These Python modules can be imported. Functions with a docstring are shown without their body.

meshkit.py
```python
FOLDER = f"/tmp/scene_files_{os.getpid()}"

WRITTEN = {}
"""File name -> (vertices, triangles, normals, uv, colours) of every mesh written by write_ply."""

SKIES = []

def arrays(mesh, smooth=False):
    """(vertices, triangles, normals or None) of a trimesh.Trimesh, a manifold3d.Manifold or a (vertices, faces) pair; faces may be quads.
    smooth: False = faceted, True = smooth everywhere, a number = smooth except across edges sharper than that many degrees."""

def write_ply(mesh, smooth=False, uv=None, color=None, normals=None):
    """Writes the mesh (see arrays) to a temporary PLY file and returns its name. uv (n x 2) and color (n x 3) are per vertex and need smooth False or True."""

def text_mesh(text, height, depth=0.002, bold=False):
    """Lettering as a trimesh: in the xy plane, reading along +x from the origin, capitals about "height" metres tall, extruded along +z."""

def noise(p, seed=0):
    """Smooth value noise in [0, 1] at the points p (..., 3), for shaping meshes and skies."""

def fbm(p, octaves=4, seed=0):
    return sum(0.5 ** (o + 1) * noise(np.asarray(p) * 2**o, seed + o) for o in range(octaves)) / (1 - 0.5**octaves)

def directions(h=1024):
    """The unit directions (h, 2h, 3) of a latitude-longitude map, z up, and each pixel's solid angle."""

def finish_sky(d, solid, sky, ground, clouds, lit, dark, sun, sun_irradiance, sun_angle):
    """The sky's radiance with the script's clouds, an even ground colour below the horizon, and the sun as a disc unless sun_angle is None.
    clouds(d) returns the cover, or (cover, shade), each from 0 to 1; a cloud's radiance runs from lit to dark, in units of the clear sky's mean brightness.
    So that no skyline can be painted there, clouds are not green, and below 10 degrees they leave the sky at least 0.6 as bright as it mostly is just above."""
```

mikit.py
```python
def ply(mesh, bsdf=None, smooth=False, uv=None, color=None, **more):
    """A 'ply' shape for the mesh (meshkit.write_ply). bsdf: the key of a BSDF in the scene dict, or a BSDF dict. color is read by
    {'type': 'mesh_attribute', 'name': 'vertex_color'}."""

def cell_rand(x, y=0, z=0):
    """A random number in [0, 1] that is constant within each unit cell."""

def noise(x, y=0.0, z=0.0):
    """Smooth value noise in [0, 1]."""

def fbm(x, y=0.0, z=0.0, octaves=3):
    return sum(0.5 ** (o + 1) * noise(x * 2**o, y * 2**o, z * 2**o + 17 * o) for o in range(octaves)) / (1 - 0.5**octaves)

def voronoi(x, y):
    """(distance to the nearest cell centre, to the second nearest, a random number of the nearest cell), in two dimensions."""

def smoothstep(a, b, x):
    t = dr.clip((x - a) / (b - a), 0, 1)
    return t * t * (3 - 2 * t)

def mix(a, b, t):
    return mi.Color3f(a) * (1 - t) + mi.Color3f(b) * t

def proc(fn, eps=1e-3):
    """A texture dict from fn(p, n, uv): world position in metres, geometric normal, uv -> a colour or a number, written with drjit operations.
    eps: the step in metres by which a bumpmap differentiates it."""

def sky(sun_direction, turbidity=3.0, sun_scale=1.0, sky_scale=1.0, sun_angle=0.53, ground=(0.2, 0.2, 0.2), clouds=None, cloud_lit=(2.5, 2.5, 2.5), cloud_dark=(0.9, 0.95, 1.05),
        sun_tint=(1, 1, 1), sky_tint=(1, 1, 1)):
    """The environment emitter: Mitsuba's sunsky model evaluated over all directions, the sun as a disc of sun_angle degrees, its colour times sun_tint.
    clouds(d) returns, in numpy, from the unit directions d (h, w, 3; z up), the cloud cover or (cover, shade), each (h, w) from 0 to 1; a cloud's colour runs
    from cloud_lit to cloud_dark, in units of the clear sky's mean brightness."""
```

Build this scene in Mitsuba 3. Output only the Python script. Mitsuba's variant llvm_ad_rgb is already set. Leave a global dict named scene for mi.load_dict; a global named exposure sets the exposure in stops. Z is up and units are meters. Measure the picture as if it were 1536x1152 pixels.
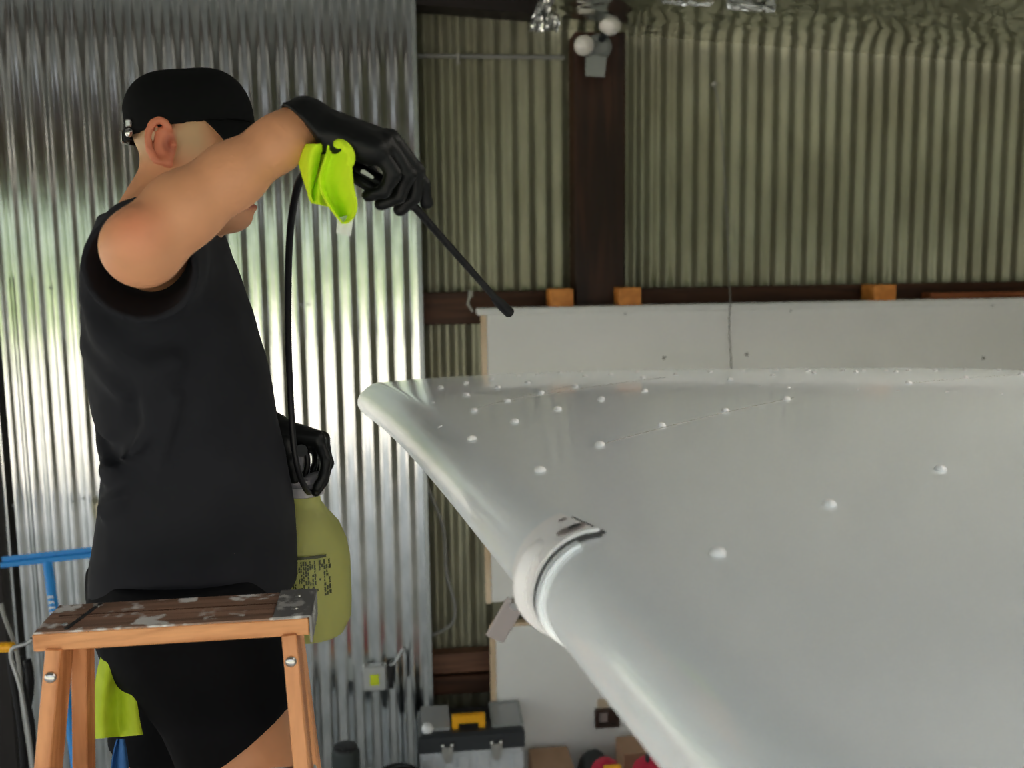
import math, random
import numpy as np, trimesh, drjit as dr, mitsuba as mi, mikit, meshkit
from mikit import proc, noise, fbm, smoothstep, mix, cell_rand
from shapely.geometry import Polygon

random.seed(4); rng = np.random.default_rng(4)
T = mi.ScalarTransform4f
scene, labels = {'type': 'scene'}, {}

# ------------------------------------------------------------------ camera, sky, exposure
FOC = 1450.0
PITCH, YAW, ROLL = math.radians(7.39), math.radians(6.4), 0.0138
CAM = np.array([0, 0, 2.45])
FH = np.array([math.sin(YAW), math.cos(YAW), 0]); SIDE = np.array([math.cos(YAW), -math.sin(YAW), 0]); UPZ = np.array([0, 0, 1.0])
FWD = FH * math.cos(PITCH) - UPZ * math.sin(PITCH)
UP0 = FH * math.sin(PITCH) + UPZ * math.cos(PITCH)
RIGHT = math.cos(ROLL) * SIDE - math.sin(ROLL) * UP0
UP = math.sin(ROLL) * SIDE + math.cos(ROLL) * UP0
scene['camera'] = {'type': 'thinlens', 'fov': math.degrees(2 * math.atan(768 / FOC)), 'fov_axis': 'x', 'near_clip': 0.05, 'far_clip': 500,
                   'aperture_radius': 0.0038, 'focus_distance': 1.6,
                   'to_world': T().look_at(origin=CAM.tolist(), target=(CAM + FWD).tolist(), up=UP.tolist())}
scene['sky'] = mikit.sky([0.62, 0.25, 0.75], turbidity=5.0, sun_scale=0.55, sky_scale=1.0, ground=(0.25, 0.26, 0.24),
                         clouds=lambda d: (np.clip(0.72 + 0.5 * meshkit.fbm(d * 3.0, 4, 3), 0, 1), meshkit.fbm(d * 4.0, 4, 9) * 0.7), cloud_lit=(1.62, 1.7, 1.76), cloud_dark=(0.97, 1.02, 1.1))
exposure = 3.0


def ray(u, v):
    return FWD + (u - 768) / FOC * RIGHT - (v - 576) / FOC * UP


def at(u, v, l):                    # point at horizontal distance l in front of the viewpoint
    d = ray(u, v); return CAM + d * (l / (d @ FH))


def wall(u, v, y):                  # point on the upright plane y
    d = ray(u, v); return CAM + d * (y / d[1])


def level(u, v, z):                 # point on the level plane z
    d = ray(u, v); return CAM + d * ((z - CAM[2]) / d[2])


# ------------------------------------------------------------------ materials
def rgb(*c):
    return {'type': 'rgb', 'value': list(map(float, c))}


def S(*c):                          # sRGB 0-255 to linear
    return [((x / 255 + 0.055) / 1.055) ** 2.4 if x > 10.3 else x / 255 / 12.92 for x in c]


def mat(name, color, rough=0.5, bump=None, bscale=1.0, eps=1e-3, **more):
    b = {'type': 'principled', 'base_color': color if isinstance(color, dict) else rgb(*color), 'roughness': rough if isinstance(rough, dict) else float(rough), **more}
    if bump is not None:
        b = {'type': 'bumpmap', 'arbitrary': proc(bump, eps), 'scale': float(bscale), 'bsdf': b}
    scene[name] = {'type': 'twosided', 'bsdf': b}
    return name


def galv(p, n, uv):
    s = fbm(p.x * 26, p.y * 26, p.z * 9, 3)
    c = mix((0.70, 0.73, 0.71), (0.84, 0.86, 0.85), smoothstep(0.3, 0.7, s))
    streak = fbm(p.x * 40, p.y * 3, p.z * 1.3 + 5, 2)
    return c * (0.86 + 0.22 * streak)


def olive(p, n, uv):
    s = fbm(p.x * 9, p.y * 9, p.z * 2.2, 3)
    c = mix((0.295, 0.285, 0.20), (0.37, 0.365, 0.265), smoothstep(0.3, 0.7, s))
    return c * (0.9 + 0.2 * fbm(p.x * 30, 2.0, p.z * 6, 2))


def wood_fn(dark, light, fx, fy, fz, knots=0.0):
    def fn(p, n, uv):
        w = fbm(p.x * fx * 0.3, p.y * fy * 0.3, p.z * fz * 0.3, 2) * 3
        g = fbm(p.x * fx + w, p.y * fy + w, p.z * fz + w, 3)
        f = fbm(p.x * fx * 5, p.y * fy * 5, p.z * fz * 5, 2)
        return mix(dark, light, dr.clip(smoothstep(0.3, 0.72, g) * 0.75 + f * 0.3, 0, 1))
    return fn


def painty(p, n, uv):               # worn ladder top with white paint splashes
    base = wood_fn(S(104, 78, 62), S(150, 116, 96), 6, 90, 90)(p, n, uv)
    m = smoothstep(0.60, 0.70, fbm(p.x * 26 + 3, p.y * 30, p.z * 18, 4) + 0.10 * noise(p.x * 6, p.y * 6, 3.0))
    return base * (1 - m) + mi.Color3f(0.62, 0.60, 0.57) * m


def ladder_edge(p, n, uv):
    base = wood_fn(S(172, 104, 54), S(222, 158, 104), 8, 70, 70)(p, n, uv)
    m = smoothstep(0.66, 0.74, fbm(p.x * 30 + 11, p.y * 30, p.z * 30, 4))
    return base * (1 - m) + mi.Color3f(0.6, 0.58, 0.55) * m


def concrete(p, n, uv):
    a = fbm(p.x * 1.3, p.y * 1.3, 0.0, 4); b = fbm(p.x * 40, p.y * 40, 1.0, 2)
    return mix((0.44, 0.435, 0.42), (0.58, 0.575, 0.555), a) * (0.9 + 0.2 * b)


def grass_fn(p, n, uv):
    a = fbm(p.x * 0.7, p.y * 0.7, 0.0, 4); b = fbm(p.x * 8, p.y * 8, 1.0, 2)
    return mix((0.13, 0.22, 0.05), (0.26, 0.36, 0.10), a) * (0.8 + 0.4 * b)


def leaf_fn(p, n, uv):
    a = fbm(p.x * 1.5, p.y * 1.5, p.z * 1.5, 4)
    return mix((0.06, 0.13, 0.025), (0.20, 0.31, 0.07), a)


def cloth_black(p, n, uv):
    a = fbm(p.x * 15, p.y * 15, p.z * 15, 3)
    return mix((0.013, 0.0135, 0.017), (0.020, 0.021, 0.025), a)


mat('m_galv', proc(galv), 0.15, metallic=1.0)
mat('m_olive', proc(olive), 0.42, metallic=0.55, specular=0.5)
scene['m_skylight'] = {'type': 'principledthin', 'base_color': rgb(0.90, 0.92, 0.90), 'roughness': 0.5, 'spec_trans': 0.0, 'diff_trans': 1.65, 'eta': 1.3}
mat('m_roof', (0.26, 0.27, 0.26), 0.5, metallic=0.3)
mat('m_trim', (0.42, 0.45, 0.46), 0.4, metallic=0.8)
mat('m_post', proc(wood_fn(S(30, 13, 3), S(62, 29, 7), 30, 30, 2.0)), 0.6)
mat('m_girt', proc(wood_fn(S(50, 27, 13), S(84, 50, 28), 2.0, 30, 30)), 0.65)
mat('m_girt2', proc(wood_fn(S(78, 50, 36), S(122, 84, 62), 2.0, 30, 40)), 0.65)
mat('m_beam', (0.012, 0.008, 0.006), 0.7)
mat('m_block', proc(wood_fn(S(190, 112, 42), S(228, 152, 74), 40, 40, 40)), 0.6)
mat('m_plank', proc(wood_fn(S(120, 62, 30), S(160, 92, 50), 3, 40, 40)), 0.6)
mat('m_foil', (0.60, 0.61, 0.57), 0.13, bump=lambda p, n, uv: fbm(p.x * 7, p.y * 9, p.z * 7, 3), bscale=0.012, eps=2e-3, metallic=1.0)
mat('m_foil_scrap', (0.78, 0.79, 0.78), 0.2, metallic=1.0)
mat('m_concrete', proc(concrete), 0.55)
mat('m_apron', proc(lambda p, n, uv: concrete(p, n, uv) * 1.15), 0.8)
mat('m_grass', proc(grass_fn), 0.9)
mat('m_leaf', proc(leaf_fn), 0.8)
mat('m_bark', (0.10, 0.075, 0.05), 0.9)
mat('m_panel', proc(lambda p, n, uv: mix((0.72, 0.73, 0.71), (0.78, 0.785, 0.77), fbm(p.x * 2.5, p.y, p.z * 2.5, 3))), 0.45)
mat('m_panel_edge', proc(wood_fn(S(196, 168, 134), S(226, 206, 178), 30, 30, 3)), 0.6)
mat('m_wing', proc(lambda p, n, uv: mix((0.775, 0.825, 0.845), (0.805, 0.855, 0.875), fbm(p.x * 2, p.y * 2, p.z, 3))), 0.10, specular=1.0, clearcoat=1.0, clearcoat_gloss=0.97,
    bump=lambda p, n, uv: fbm(p.x * 5, p.y * 5, p.z * 5, 2), bscale=0.0012, eps=4e-3)
mat('m_rivet', (0.90, 0.905, 0.90), 0.12, specular=0.9, clearcoat=1.0, clearcoat_gloss=0.95)
mat('m_bracket', (0.90, 0.905, 0.90), 0.25, specular=0.5, clearcoat=0.6, clearcoat_gloss=0.9)
mat('m_dark', (0.015, 0.015, 0.016), 0.6)
mat('m_seam', (0.05, 0.05, 0.05), 0.6)
mat('m_lever', (0.36, 0.32, 0.31), 0.42, metallic=0.5)
mat('m_steel', (0.62, 0.61, 0.58), 0.25, metallic=1.0)
mat('m_dullsteel', (0.40, 0.41, 0.41), 0.4, metallic=0.7)
mat('m_ladder', proc(wood_fn(S(170, 100, 52), S(224, 156, 104), 45, 45, 4)), 0.5)
mat('m_ladder_side', proc(wood_fn(S(96, 58, 32), S(134, 86, 52), 45, 45, 4)), 0.55)
mat('m_ladder_top', proc(painty), 0.6)
mat('m_ladder_edge', proc(ladder_edge), 0.55)
mat('m_bracket_grey', proc(lambda p, n, uv: mix((0.20, 0.195, 0.19), (0.55, 0.54, 0.52), smoothstep(0.55, 0.68, fbm(p.x * 40, p.y * 40, p.z * 40, 3)))), 0.45, metallic=0.4)
mat('m_shirt', proc(cloth_black), 0.85, sheen=0.35, specular=0.12)
mat('m_shorts', (0.0045, 0.0048, 0.006), 0.9, sheen=0.12, specular=0.12)
mat('m_cap', (0.005, 0.0055, 0.006), 0.85, sheen=0.15, specular=0.12)
mat('m_glove', (0.005, 0.0055, 0.0055), 0.42, specular=0.22)
mat('m_rubber', (0.007, 0.007, 0.008), 0.38, specular=0.25)
mat('m_skin', {'type': 'mesh_attribute', 'name': 'vertex_color'}, 0.48, specular=0.35)
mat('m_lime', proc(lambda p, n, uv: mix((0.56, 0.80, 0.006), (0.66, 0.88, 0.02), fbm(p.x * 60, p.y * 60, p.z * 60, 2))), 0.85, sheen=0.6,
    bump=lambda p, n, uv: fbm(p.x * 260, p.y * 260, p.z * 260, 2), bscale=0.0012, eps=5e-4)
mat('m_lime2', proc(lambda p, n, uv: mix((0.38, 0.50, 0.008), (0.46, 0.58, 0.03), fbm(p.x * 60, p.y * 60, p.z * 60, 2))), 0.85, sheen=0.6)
mat('m_tag', (0.72, 0.74, 0.70), 0.6)
scene['m_tank'] = {'type': 'principledthin', 'base_color': rgb(0.74, 0.74, 0.32), 'roughness': 0.35, 'spec_trans': 0.25, 'diff_trans': 0.9, 'eta': 1.3}
mat('m_liquid', (0.42, 0.42, 0.03), 0.25, specular=0.5)
mat('m_print', (0.035, 0.04, 0.012), 0.5)
mat('m_lid', (0.40, 0.38, 0.40), 0.4)
mat('m_blue', (0.015, 0.26, 0.70), 0.4)
mat('m_bluecloth', (0.02, 0.10, 0.28), 0.8)
mat('m_white', (0.80, 0.80, 0.80), 0.4)
mat('m_cream', (0.66, 0.60, 0.44), 0.5)
mat('m_lamp', (0.74, 0.71, 0.66), 0.3)
mat('m_grey', (0.26, 0.28, 0.27), 0.45)
mat('m_greycable', (0.26, 0.26, 0.245), 0.5)
mat('m_lightcable', (0.45, 0.44, 0.40), 0.5)
mat('m_toolgrey', (0.50, 0.52, 0.54), 0.4)
mat('m_toolblack', (0.022, 0.026, 0.030), 0.45)
mat('m_yellow', (0.90, 0.42, 0.005), 0.4)
mat('m_clear', (0.36, 0.37, 0.37), 0.2, specular=0.5)
mat('m_card', proc(lambda p, n, uv: mix((0.36, 0.22, 0.13), (0.43, 0.27, 0.17), fbm(p.x * 20, p.y * 20, p.z * 50, 2))), 0.8)
mat('m_red', (0.52, 0.015, 0.05), 0.6)
mat('m_darkgreen', (0.030, 0.038, 0.036), 0.6)
mat('m_tan', (0.52, 0.42, 0.30), 0.6)
mat('m_brown', (0.045, 0.028, 0.022), 0.35)
mat('m_neonyellow', (0.65, 0.75, 0.02), 0.5)
mat('m_box', (0.50, 0.51, 0.50), 0.4, metallic=0.4)
mat('m_alu', (0.62, 0.63, 0.64), 0.35, metallic=0.9)


# ------------------------------------------------------------------ mesh helpers
def numbered(key):
    if key not in scene and key not in labels and not any(k.startswith(key + '__') for k in scene):
        return key
    i = 1
    while True:
        k = f'{key}_{i:03d}'
        if k not in scene and k not in labels and not any(q.startswith(k + '__') for q in scene):
            return k
        i += 1


def thing(name, label, cat, group=None, kind=None):
    key = numbered(name)
    labels[key] = {'label': label}
    if cat: labels[key]['category'] = cat
    if group: labels[key]['group'] = group
    if kind: labels[key]['kind'] = kind
    return key


def obj(name, mesh, m, parent=None, smooth=False, color=None, label=None, kind=None):
    key = name if parent is None else parent + '__' + name
    if not (parent is None and key in labels and key not in scene):
        key = numbered(key)
    scene[key] = mikit.ply(mesh, m, smooth, color=color)
    if label or kind:
        labels.setdefault(key, {})
        if label: labels[key]['label'] = label
        if kind: labels[key]['kind'] = kind
    return key


def one(name, mesh, m, label, cat, smooth=False, group=None, kind=None):
    key = thing(name, label, cat, group, kind)
    scene[key] = mikit.ply(mesh, m, smooth)
    return key


def cat(ms):
    return trimesh.util.concatenate(ms)


def box(c, s, R=None, b=0.0):
    """Box with centre c, full size s, optional chamfer b and rotation R (columns = axes)."""
    s = np.asarray(s, float)
    if b > 0:
        pts = []
        for sx in (-1, 1):
            for sy in (-1, 1):
                for sz in (-1, 1):
                    h = s / 2 * np.array([sx, sy, sz]); g = b * np.array([sx, sy, sz])
                    pts += [h - g * [1, 1, 0], h - g * [1, 0, 1], h - g * [0, 1, 1]]
        m = trimesh.convex.convex_hull(np.array(pts))
    else:
        m = trimesh.creation.box(s)
    if R is not None:
        m.vertices = m.vertices @ np.asarray(R).T
    m.apply_translation(c)
    return m


def hull(pts):
    return trimesh.convex.convex_hull(np.asarray(pts, float))


def spline(P, n=60):
    P = np.asarray(P, float)
    from scipy.interpolate import CubicSpline
    t = np.r_[0, np.cumsum(np.linalg.norm(np.diff(P, axis=0), axis=1))]
    return CubicSpline(t, P)(np.linspace(0, t[-1], n))


def tube(P, r, n=10, caps=True):
    P = np.asarray(P, float); N = len(P)
    r = np.broadcast_to(np.asarray(r, float), (N,))
    t = np.gradient(P, axis=0); t /= np.linalg.norm(t, axis=1, keepdims=True)
    a = np.cross(t[0], [0, 0, 1.0] if abs(t[0][2]) < 0.9 else [1.0, 0, 0]); a /= np.linalg.norm(a)
    V = []
    for i in range(N):
        a = a - t[i] * (a @ t[i]); a /= np.linalg.norm(a)
        b = np.cross(t[i], a)
        th = np.arange(n) * 2 * np.pi / n
        V.append(P[i] + r[i] * (np.cos(th)[:, None] * a + np.sin(th)[:, None] * b))
    V = np.vstack(V); F = []
    for i in range(N - 1):
        for j in range(n):
            k = (j + 1) % n
            F += [[i * n + j, i * n + k, (i + 1) * n + k], [i * n + j, (i + 1) * n + k, (i + 1) * n + j]]
    if caps:
        V = np.vstack([V, P[:1], P[-1:]]); e = N * n
        for j in range(n):
            k = (j + 1) % n
            F += [[e, k, j], [e + 1, (N - 1) * n + j, (N - 1) * n + k]]
    return trimesh.Trimesh(V, F, process=False)


def rod(a, b, r, n=12):
    return tube([a, b], r, n)


def lathe(profile, c, axis=(0, 0, 1), n=32):
    """profile: list of (radius, height) from bottom to top."""
    pr = np.asarray(profile, float)
    m = trimesh.creation.revolve(np.vstack([[0, pr[0, 1]], pr, [0, pr[-1, 1]]]), sections=n)
    m.apply_transform(trimesh.geometry.align_vectors([0, 0, 1], np.asarray(axis, float) / np.linalg.norm(axis)))
    m.apply_translation(c)
    return m


def grid_faces(n, m):
    i, j = np.meshgrid(np.arange(n - 1), np.arange(m - 1), indexing='ij')
    a = (i * m + j).ravel()
    return np.vstack([np.stack([a, a + m, a + m + 1], 1), np.stack([a, a + m + 1, a + 1], 1)])


def sheet(P, th):
    """Closed thin sheet from an n x m grid of points, th thick."""
    n, m = P.shape[:2]
    du = np.gradient(P, axis=0); dv = np.gradient(P, axis=1)
    N = np.cross(du, dv); N /= np.linalg.norm(N, axis=2, keepdims=True) + 1e-12
    A = (P + N * th / 2).reshape(-1, 3); B = (P - N * th / 2).reshape(-1, 3)
    F = grid_faces(n, m); k = n * m
    idx = np.arange(k).reshape(n, m)
    loop = np.r_[idx[0, :-1], idx[:-1, -1], idx[-1, :0:-1], idx[:0:-1, 0]]
    nx = np.roll(loop, -1)
    side = np.vstack([np.stack([loop, nx, nx + k], 1), np.stack([loop, nx + k, loop + k], 1)])
    return trimesh.Trimesh(np.vstack([A, B]), np.vstack([F, F[:, ::-1] + k, side]), process=False)


# ------------------------------------------------------------------ distance-field sculpting
class Field:
    def __init__(self, lo, hi, h):
        self.lo, self.h = np.asarray(lo, float), h
        n = np.ceil((np.asarray(hi) - self.lo) / h).astype(int) + 1
        self.ax = [self.lo[k] + h * np.arange(n[k]) for k in range(3)]
        self.D = np.full(n, 0.25, np.float32)

    def _sub(self, lo, hi):
        s = []
        for k in range(3):
            a = int(np.clip(np.floor((lo[k] - self.lo[k]) / self.h), 0, len(self.ax[k]) - 1))
            b = int(np.clip(np.ceil((hi[k] - self.lo[k]) / self.h) + 1, a + 1, len(self.ax[k])))
            s.append(slice(a, b))
        P = np.stack(np.meshgrid(*[self.ax[k][s[k]] for k in range(3)], indexing='ij'), -1).astype(np.float32)
        return tuple(s), P

    def put(self, fn, lo, hi, k=0.0, op='add'):
        s, P = self._sub(lo, hi)
        d = fn(P).astype(np.float32); D = self.D[s]
        if op == 'cut': d = -d
        if k > 0:
            h = np.maximum(k - np.abs(D - d), 0) / k
            e = h * h * k * 0.25
        else:
            e = 0
        self.D[s] = np.minimum(D, d) - e if op == 'add' else np.maximum(D, d) + e

    def cone(self, a, b, ra, rb, k=0.02, op='add', sq=(1, 1, 1)):
        a, b = np.asarray(a, np.float32), np.asarray(b, np.float32); R = max(ra, rb) + k + 0.03
        ab = b - a; L = float(ab @ ab) + 1e-12
        def fn(P):
            t = np.clip(((P - a) @ ab) / L, 0, 1)
            return np.linalg.norm(P - a - t[..., None] * ab, axis=-1) - (ra + t * (rb - ra))
        self.put(fn, np.minimum(a, b) - R, np.maximum(a, b) + R, k, op)

    def chain(self, pts, rs, k=0.02):
        for i in range(len(pts) - 1): self.cone(pts[i], pts[i + 1], rs[i], rs[i + 1], k)

    def ell(self, c, r, k=0.02, op='add', R=None):
        c, r = np.asarray(c, np.float32), np.asarray(r, np.float32); m = r.max() + k + 0.03
        def fn(P):
            q = P - c
            if R is not None: q = q @ np.asarray(R, np.float32)
            k0 = np.linalg.norm(q / r, axis=-1); k1 = np.linalg.norm(q / (r * r), axis=-1)
            return k0 * (k0 - 1) / np.maximum(k1, 1e-6)
        self.put(fn, c - m, c + m, k, op)

    def mesh(self, taubin=0):
        D, h = self.D, self.h
        for k in range(3):
            s = [slice(None)] * 3
            for e in (0, -1):
                s[k] = e; D[tuple(s)] = np.maximum(D[tuple(s)], 0.3 * h)
        sgn = D < 0
        n = np.array(D.shape)
        c = np.zeros(n - 1, np.int8)
        for i in (0, 1):
            for j in (0, 1):
                for k in (0, 1):
                    c += sgn[i:n[0] - 1 + i, j:n[1] - 1 + j, k:n[2] - 1 + k]
        act = np.argwhere((c > 0) & (c < 8))
        num = -np.ones(n - 1, np.int64); num[tuple(act.T)] = np.arange(len(act))
        acc = np.zeros((len(act), 3)); cnt = np.zeros(len(act))
        corners = [(i, j, k) for i in (0, 1) for j in (0, 1) for k in (0, 1)]
        for a in corners:
            for ax in range(3):
                if a[ax]: continue
                b = list(a); b[ax] = 1
                va = D[tuple((act + a).T)]; vb = D[tuple((act + b).T)]
                m = (va < 0) != (vb < 0)
                t = np.where(m, va / np.where(m, va - vb, 1), 0)
                p = np.tile(np.array(a, float), (len(act), 1)); p[:, ax] = t
                acc += np.where(m[:, None], p, 0); cnt += m
        V = self.lo + h * (act + acc / cnt[:, None])
        F = []
        for ax in range(3):
            u, w = (ax + 1) % 3, (ax + 2) % 3
            sl0 = [slice(None)] * 3; sl1 = [slice(None)] * 3
            sl0[ax] = slice(0, -1); sl1[ax] = slice(1, None)
            e = sgn[tuple(sl0)] != sgn[tuple(sl1)]
            q = np.argwhere(e)
            ok = (q[:, u] > 0) & (q[:, w] > 0) & (q[:, u] < n[u] - 1) & (q[:, w] < n[w] - 1)
            q = q[ok]
            inside = sgn[tuple(q.T)]
            def cell(du, dw):
                z = q.copy(); z[:, u] += du; z[:, w] += dw
                return num[tuple(z.T)]
            quad = np.stack([cell(-1, -1), cell(0, -1), cell(0, 0), cell(-1, 0)], 1)
            quad[~inside] = quad[~inside][:, ::-1]
            F += [quad[:, [0, 1, 2]], quad[:, [0, 2, 3]]]
        m = trimesh.Trimesh(V, np.vstack(F), process=False)
        if taubin:
            from scipy.sparse import coo_matrix, diags
            e = m.edges_unique; N = len(m.vertices)
            A = coo_matrix((np.ones(2 * len(e)), (np.r_[e[:, 0], e[:, 1]], np.r_[e[:, 1], e[:, 0]])), shape=(N, N)).tocsr()
            A = diags(1.0 / np.maximum(np.asarray(A.sum(1)).ravel(), 1)) @ A
            X = np.array(m.vertices)
            for _ in range(taubin):
                X = X + 0.5 * (A @ X - X); X = X - 0.52 * (A @ X - X)
            m = trimesh.Trimesh(X, m.faces, process=False)
        return m


# the person's own axes: f (the way he faces), l (away from the viewer), z up
PB = np.stack([SIDE, FH, UPZ], 1)


def B(u, v, l):
    return PB.T @ at(u, v, l)


def world(m):
    m.vertices = m.vertices @ PB.T
    return m


# ================================================================== THE BUILDING
WY = 4.44            # back wall
DY = 4.27            # front face of the galvanised sliding door
PITCH_C = 0.0762


def corrugated(a0, a1, z0, z1, at_, amp=0.0085, axis='x', phase=0.0, ztop=None, per=12, lap=0.0):
    n = max(int((a1 - a0) / PITCH_C * per), 8)
    a = np.linspace(a0, a1, n + 1)
    w = at_ + amp * np.cos(2 * np.pi * (a - phase) / PITCH_C) - lap
    zt = np.full_like(a, z1) if ztop is None else ztop(a)
    zs = np.linspace(0, 1, 2)
    P = np.array([[[a[i], w[i], z0 + (zt[i] - z0) * t] for t in zs] for i in range(n + 1)])
    if axis == 'y': P = P[..., [1, 0, 2]]
    return trimesh.Trimesh(P.reshape(-1, 3), grid_faces(n + 1, 2), process=False)


def roof_z(x):
    return 3.445 - 0.0613 * (np.asarray(x) - 1.041)


X0, X1, YO = -5.2, 7.0, -0.7
SKYLIGHTS = (9, 10, 12)
FRONT_X = 2.8
one('floor', box((0.9, (YO + 4.6) / 2, -0.1), (X1 - X0, 4.6 - YO, 0.2)), 'm_concrete', 'grey concrete hangar floor', None, kind='structure')
one('ground_apron', box((0, YO - 10.1, -0.11), (80, 20, 0.2)), 'm_apron', 'pale sunlit concrete apron outside the hangar opening', None, kind='structure')
one('ground_yard', box(((X0 - 40) / 2, YO + 15.05, -0.11), (40 + X0, 30, 0.2)), 'm_apron', 'pale concrete yard beside the open left side of the hangar', None, kind='structure')
one('ground_lawn', box((0, YO - 60, -0.13), (220, 80, 0.2)), 'm_grass', 'mown green lawn beyond the apron', None, kind='structure')

wb = thing('wall_back', 'olive grey corrugated steel wall at the back', None, kind='structure')
k = 0
x = X0
while x < X1 - 1e-6:
    x2 = min(x + 10 * PITCH_C, X1)
    obj('sheet', corrugated(x, x2 + 0.02, 0.0, 3.6, WY, phase=0.012, ztop=lambda a: roof_z(a) + 0.08, lap=0.0012 * (k % 2)), 'm_olive', wb, smooth=True)
    x = x2; k += 1
wl = thing('wall_right', 'corrugated steel right wall of the hangar', None, kind='structure')
y = YO
while y < WY - 1e-6:
    y2 = min(y + 10 * PITCH_C, WY)
    obj('sheet', corrugated(y, y2, 0, float(roof_z(X1)), X1, axis='y'), 'm_olive', wl, smooth=True); y = y2
wl = thing('wall_left', 'post and header at the open left side of the hangar', None, kind='structure')
obj('post', box((X0 + 0.1, YO + 0.1, 1.75), (0.2, 0.2, 3.5)), 'm_girt', wl)
obj('header', box((X0 + 0.1, 1.87, 3.36), (0.12, 5.1, 0.96)), 'm_girt', wl)
wf = thing('wall_front', 'steel front wall right of the open doorway', None, kind='structure')
obj('header', hull([(xx, YO + dy, zz) for dy in (-0.06, 0.06) for xx, zz in ((X0, 3.06), (X1, 3.06), (X0, float(roof_z(X0)) + 0.1), (X1, float(roof_z(X1)) + 0.1))]), 'm_girt', wf)
obj('jamb', box((FRONT_X, YO, 1.53), (0.15, 0.15, 3.06)), 'm_girt', wf)
x = FRONT_X + 0.07
while x < X1 - 1e-6:
    x2 = min(x + 10 * PITCH_C, X1)
    obj('sheet', corrugated(x, x2, 0, 3.07, YO), 'm_olive', wf, smooth=True); x = x2

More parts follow.
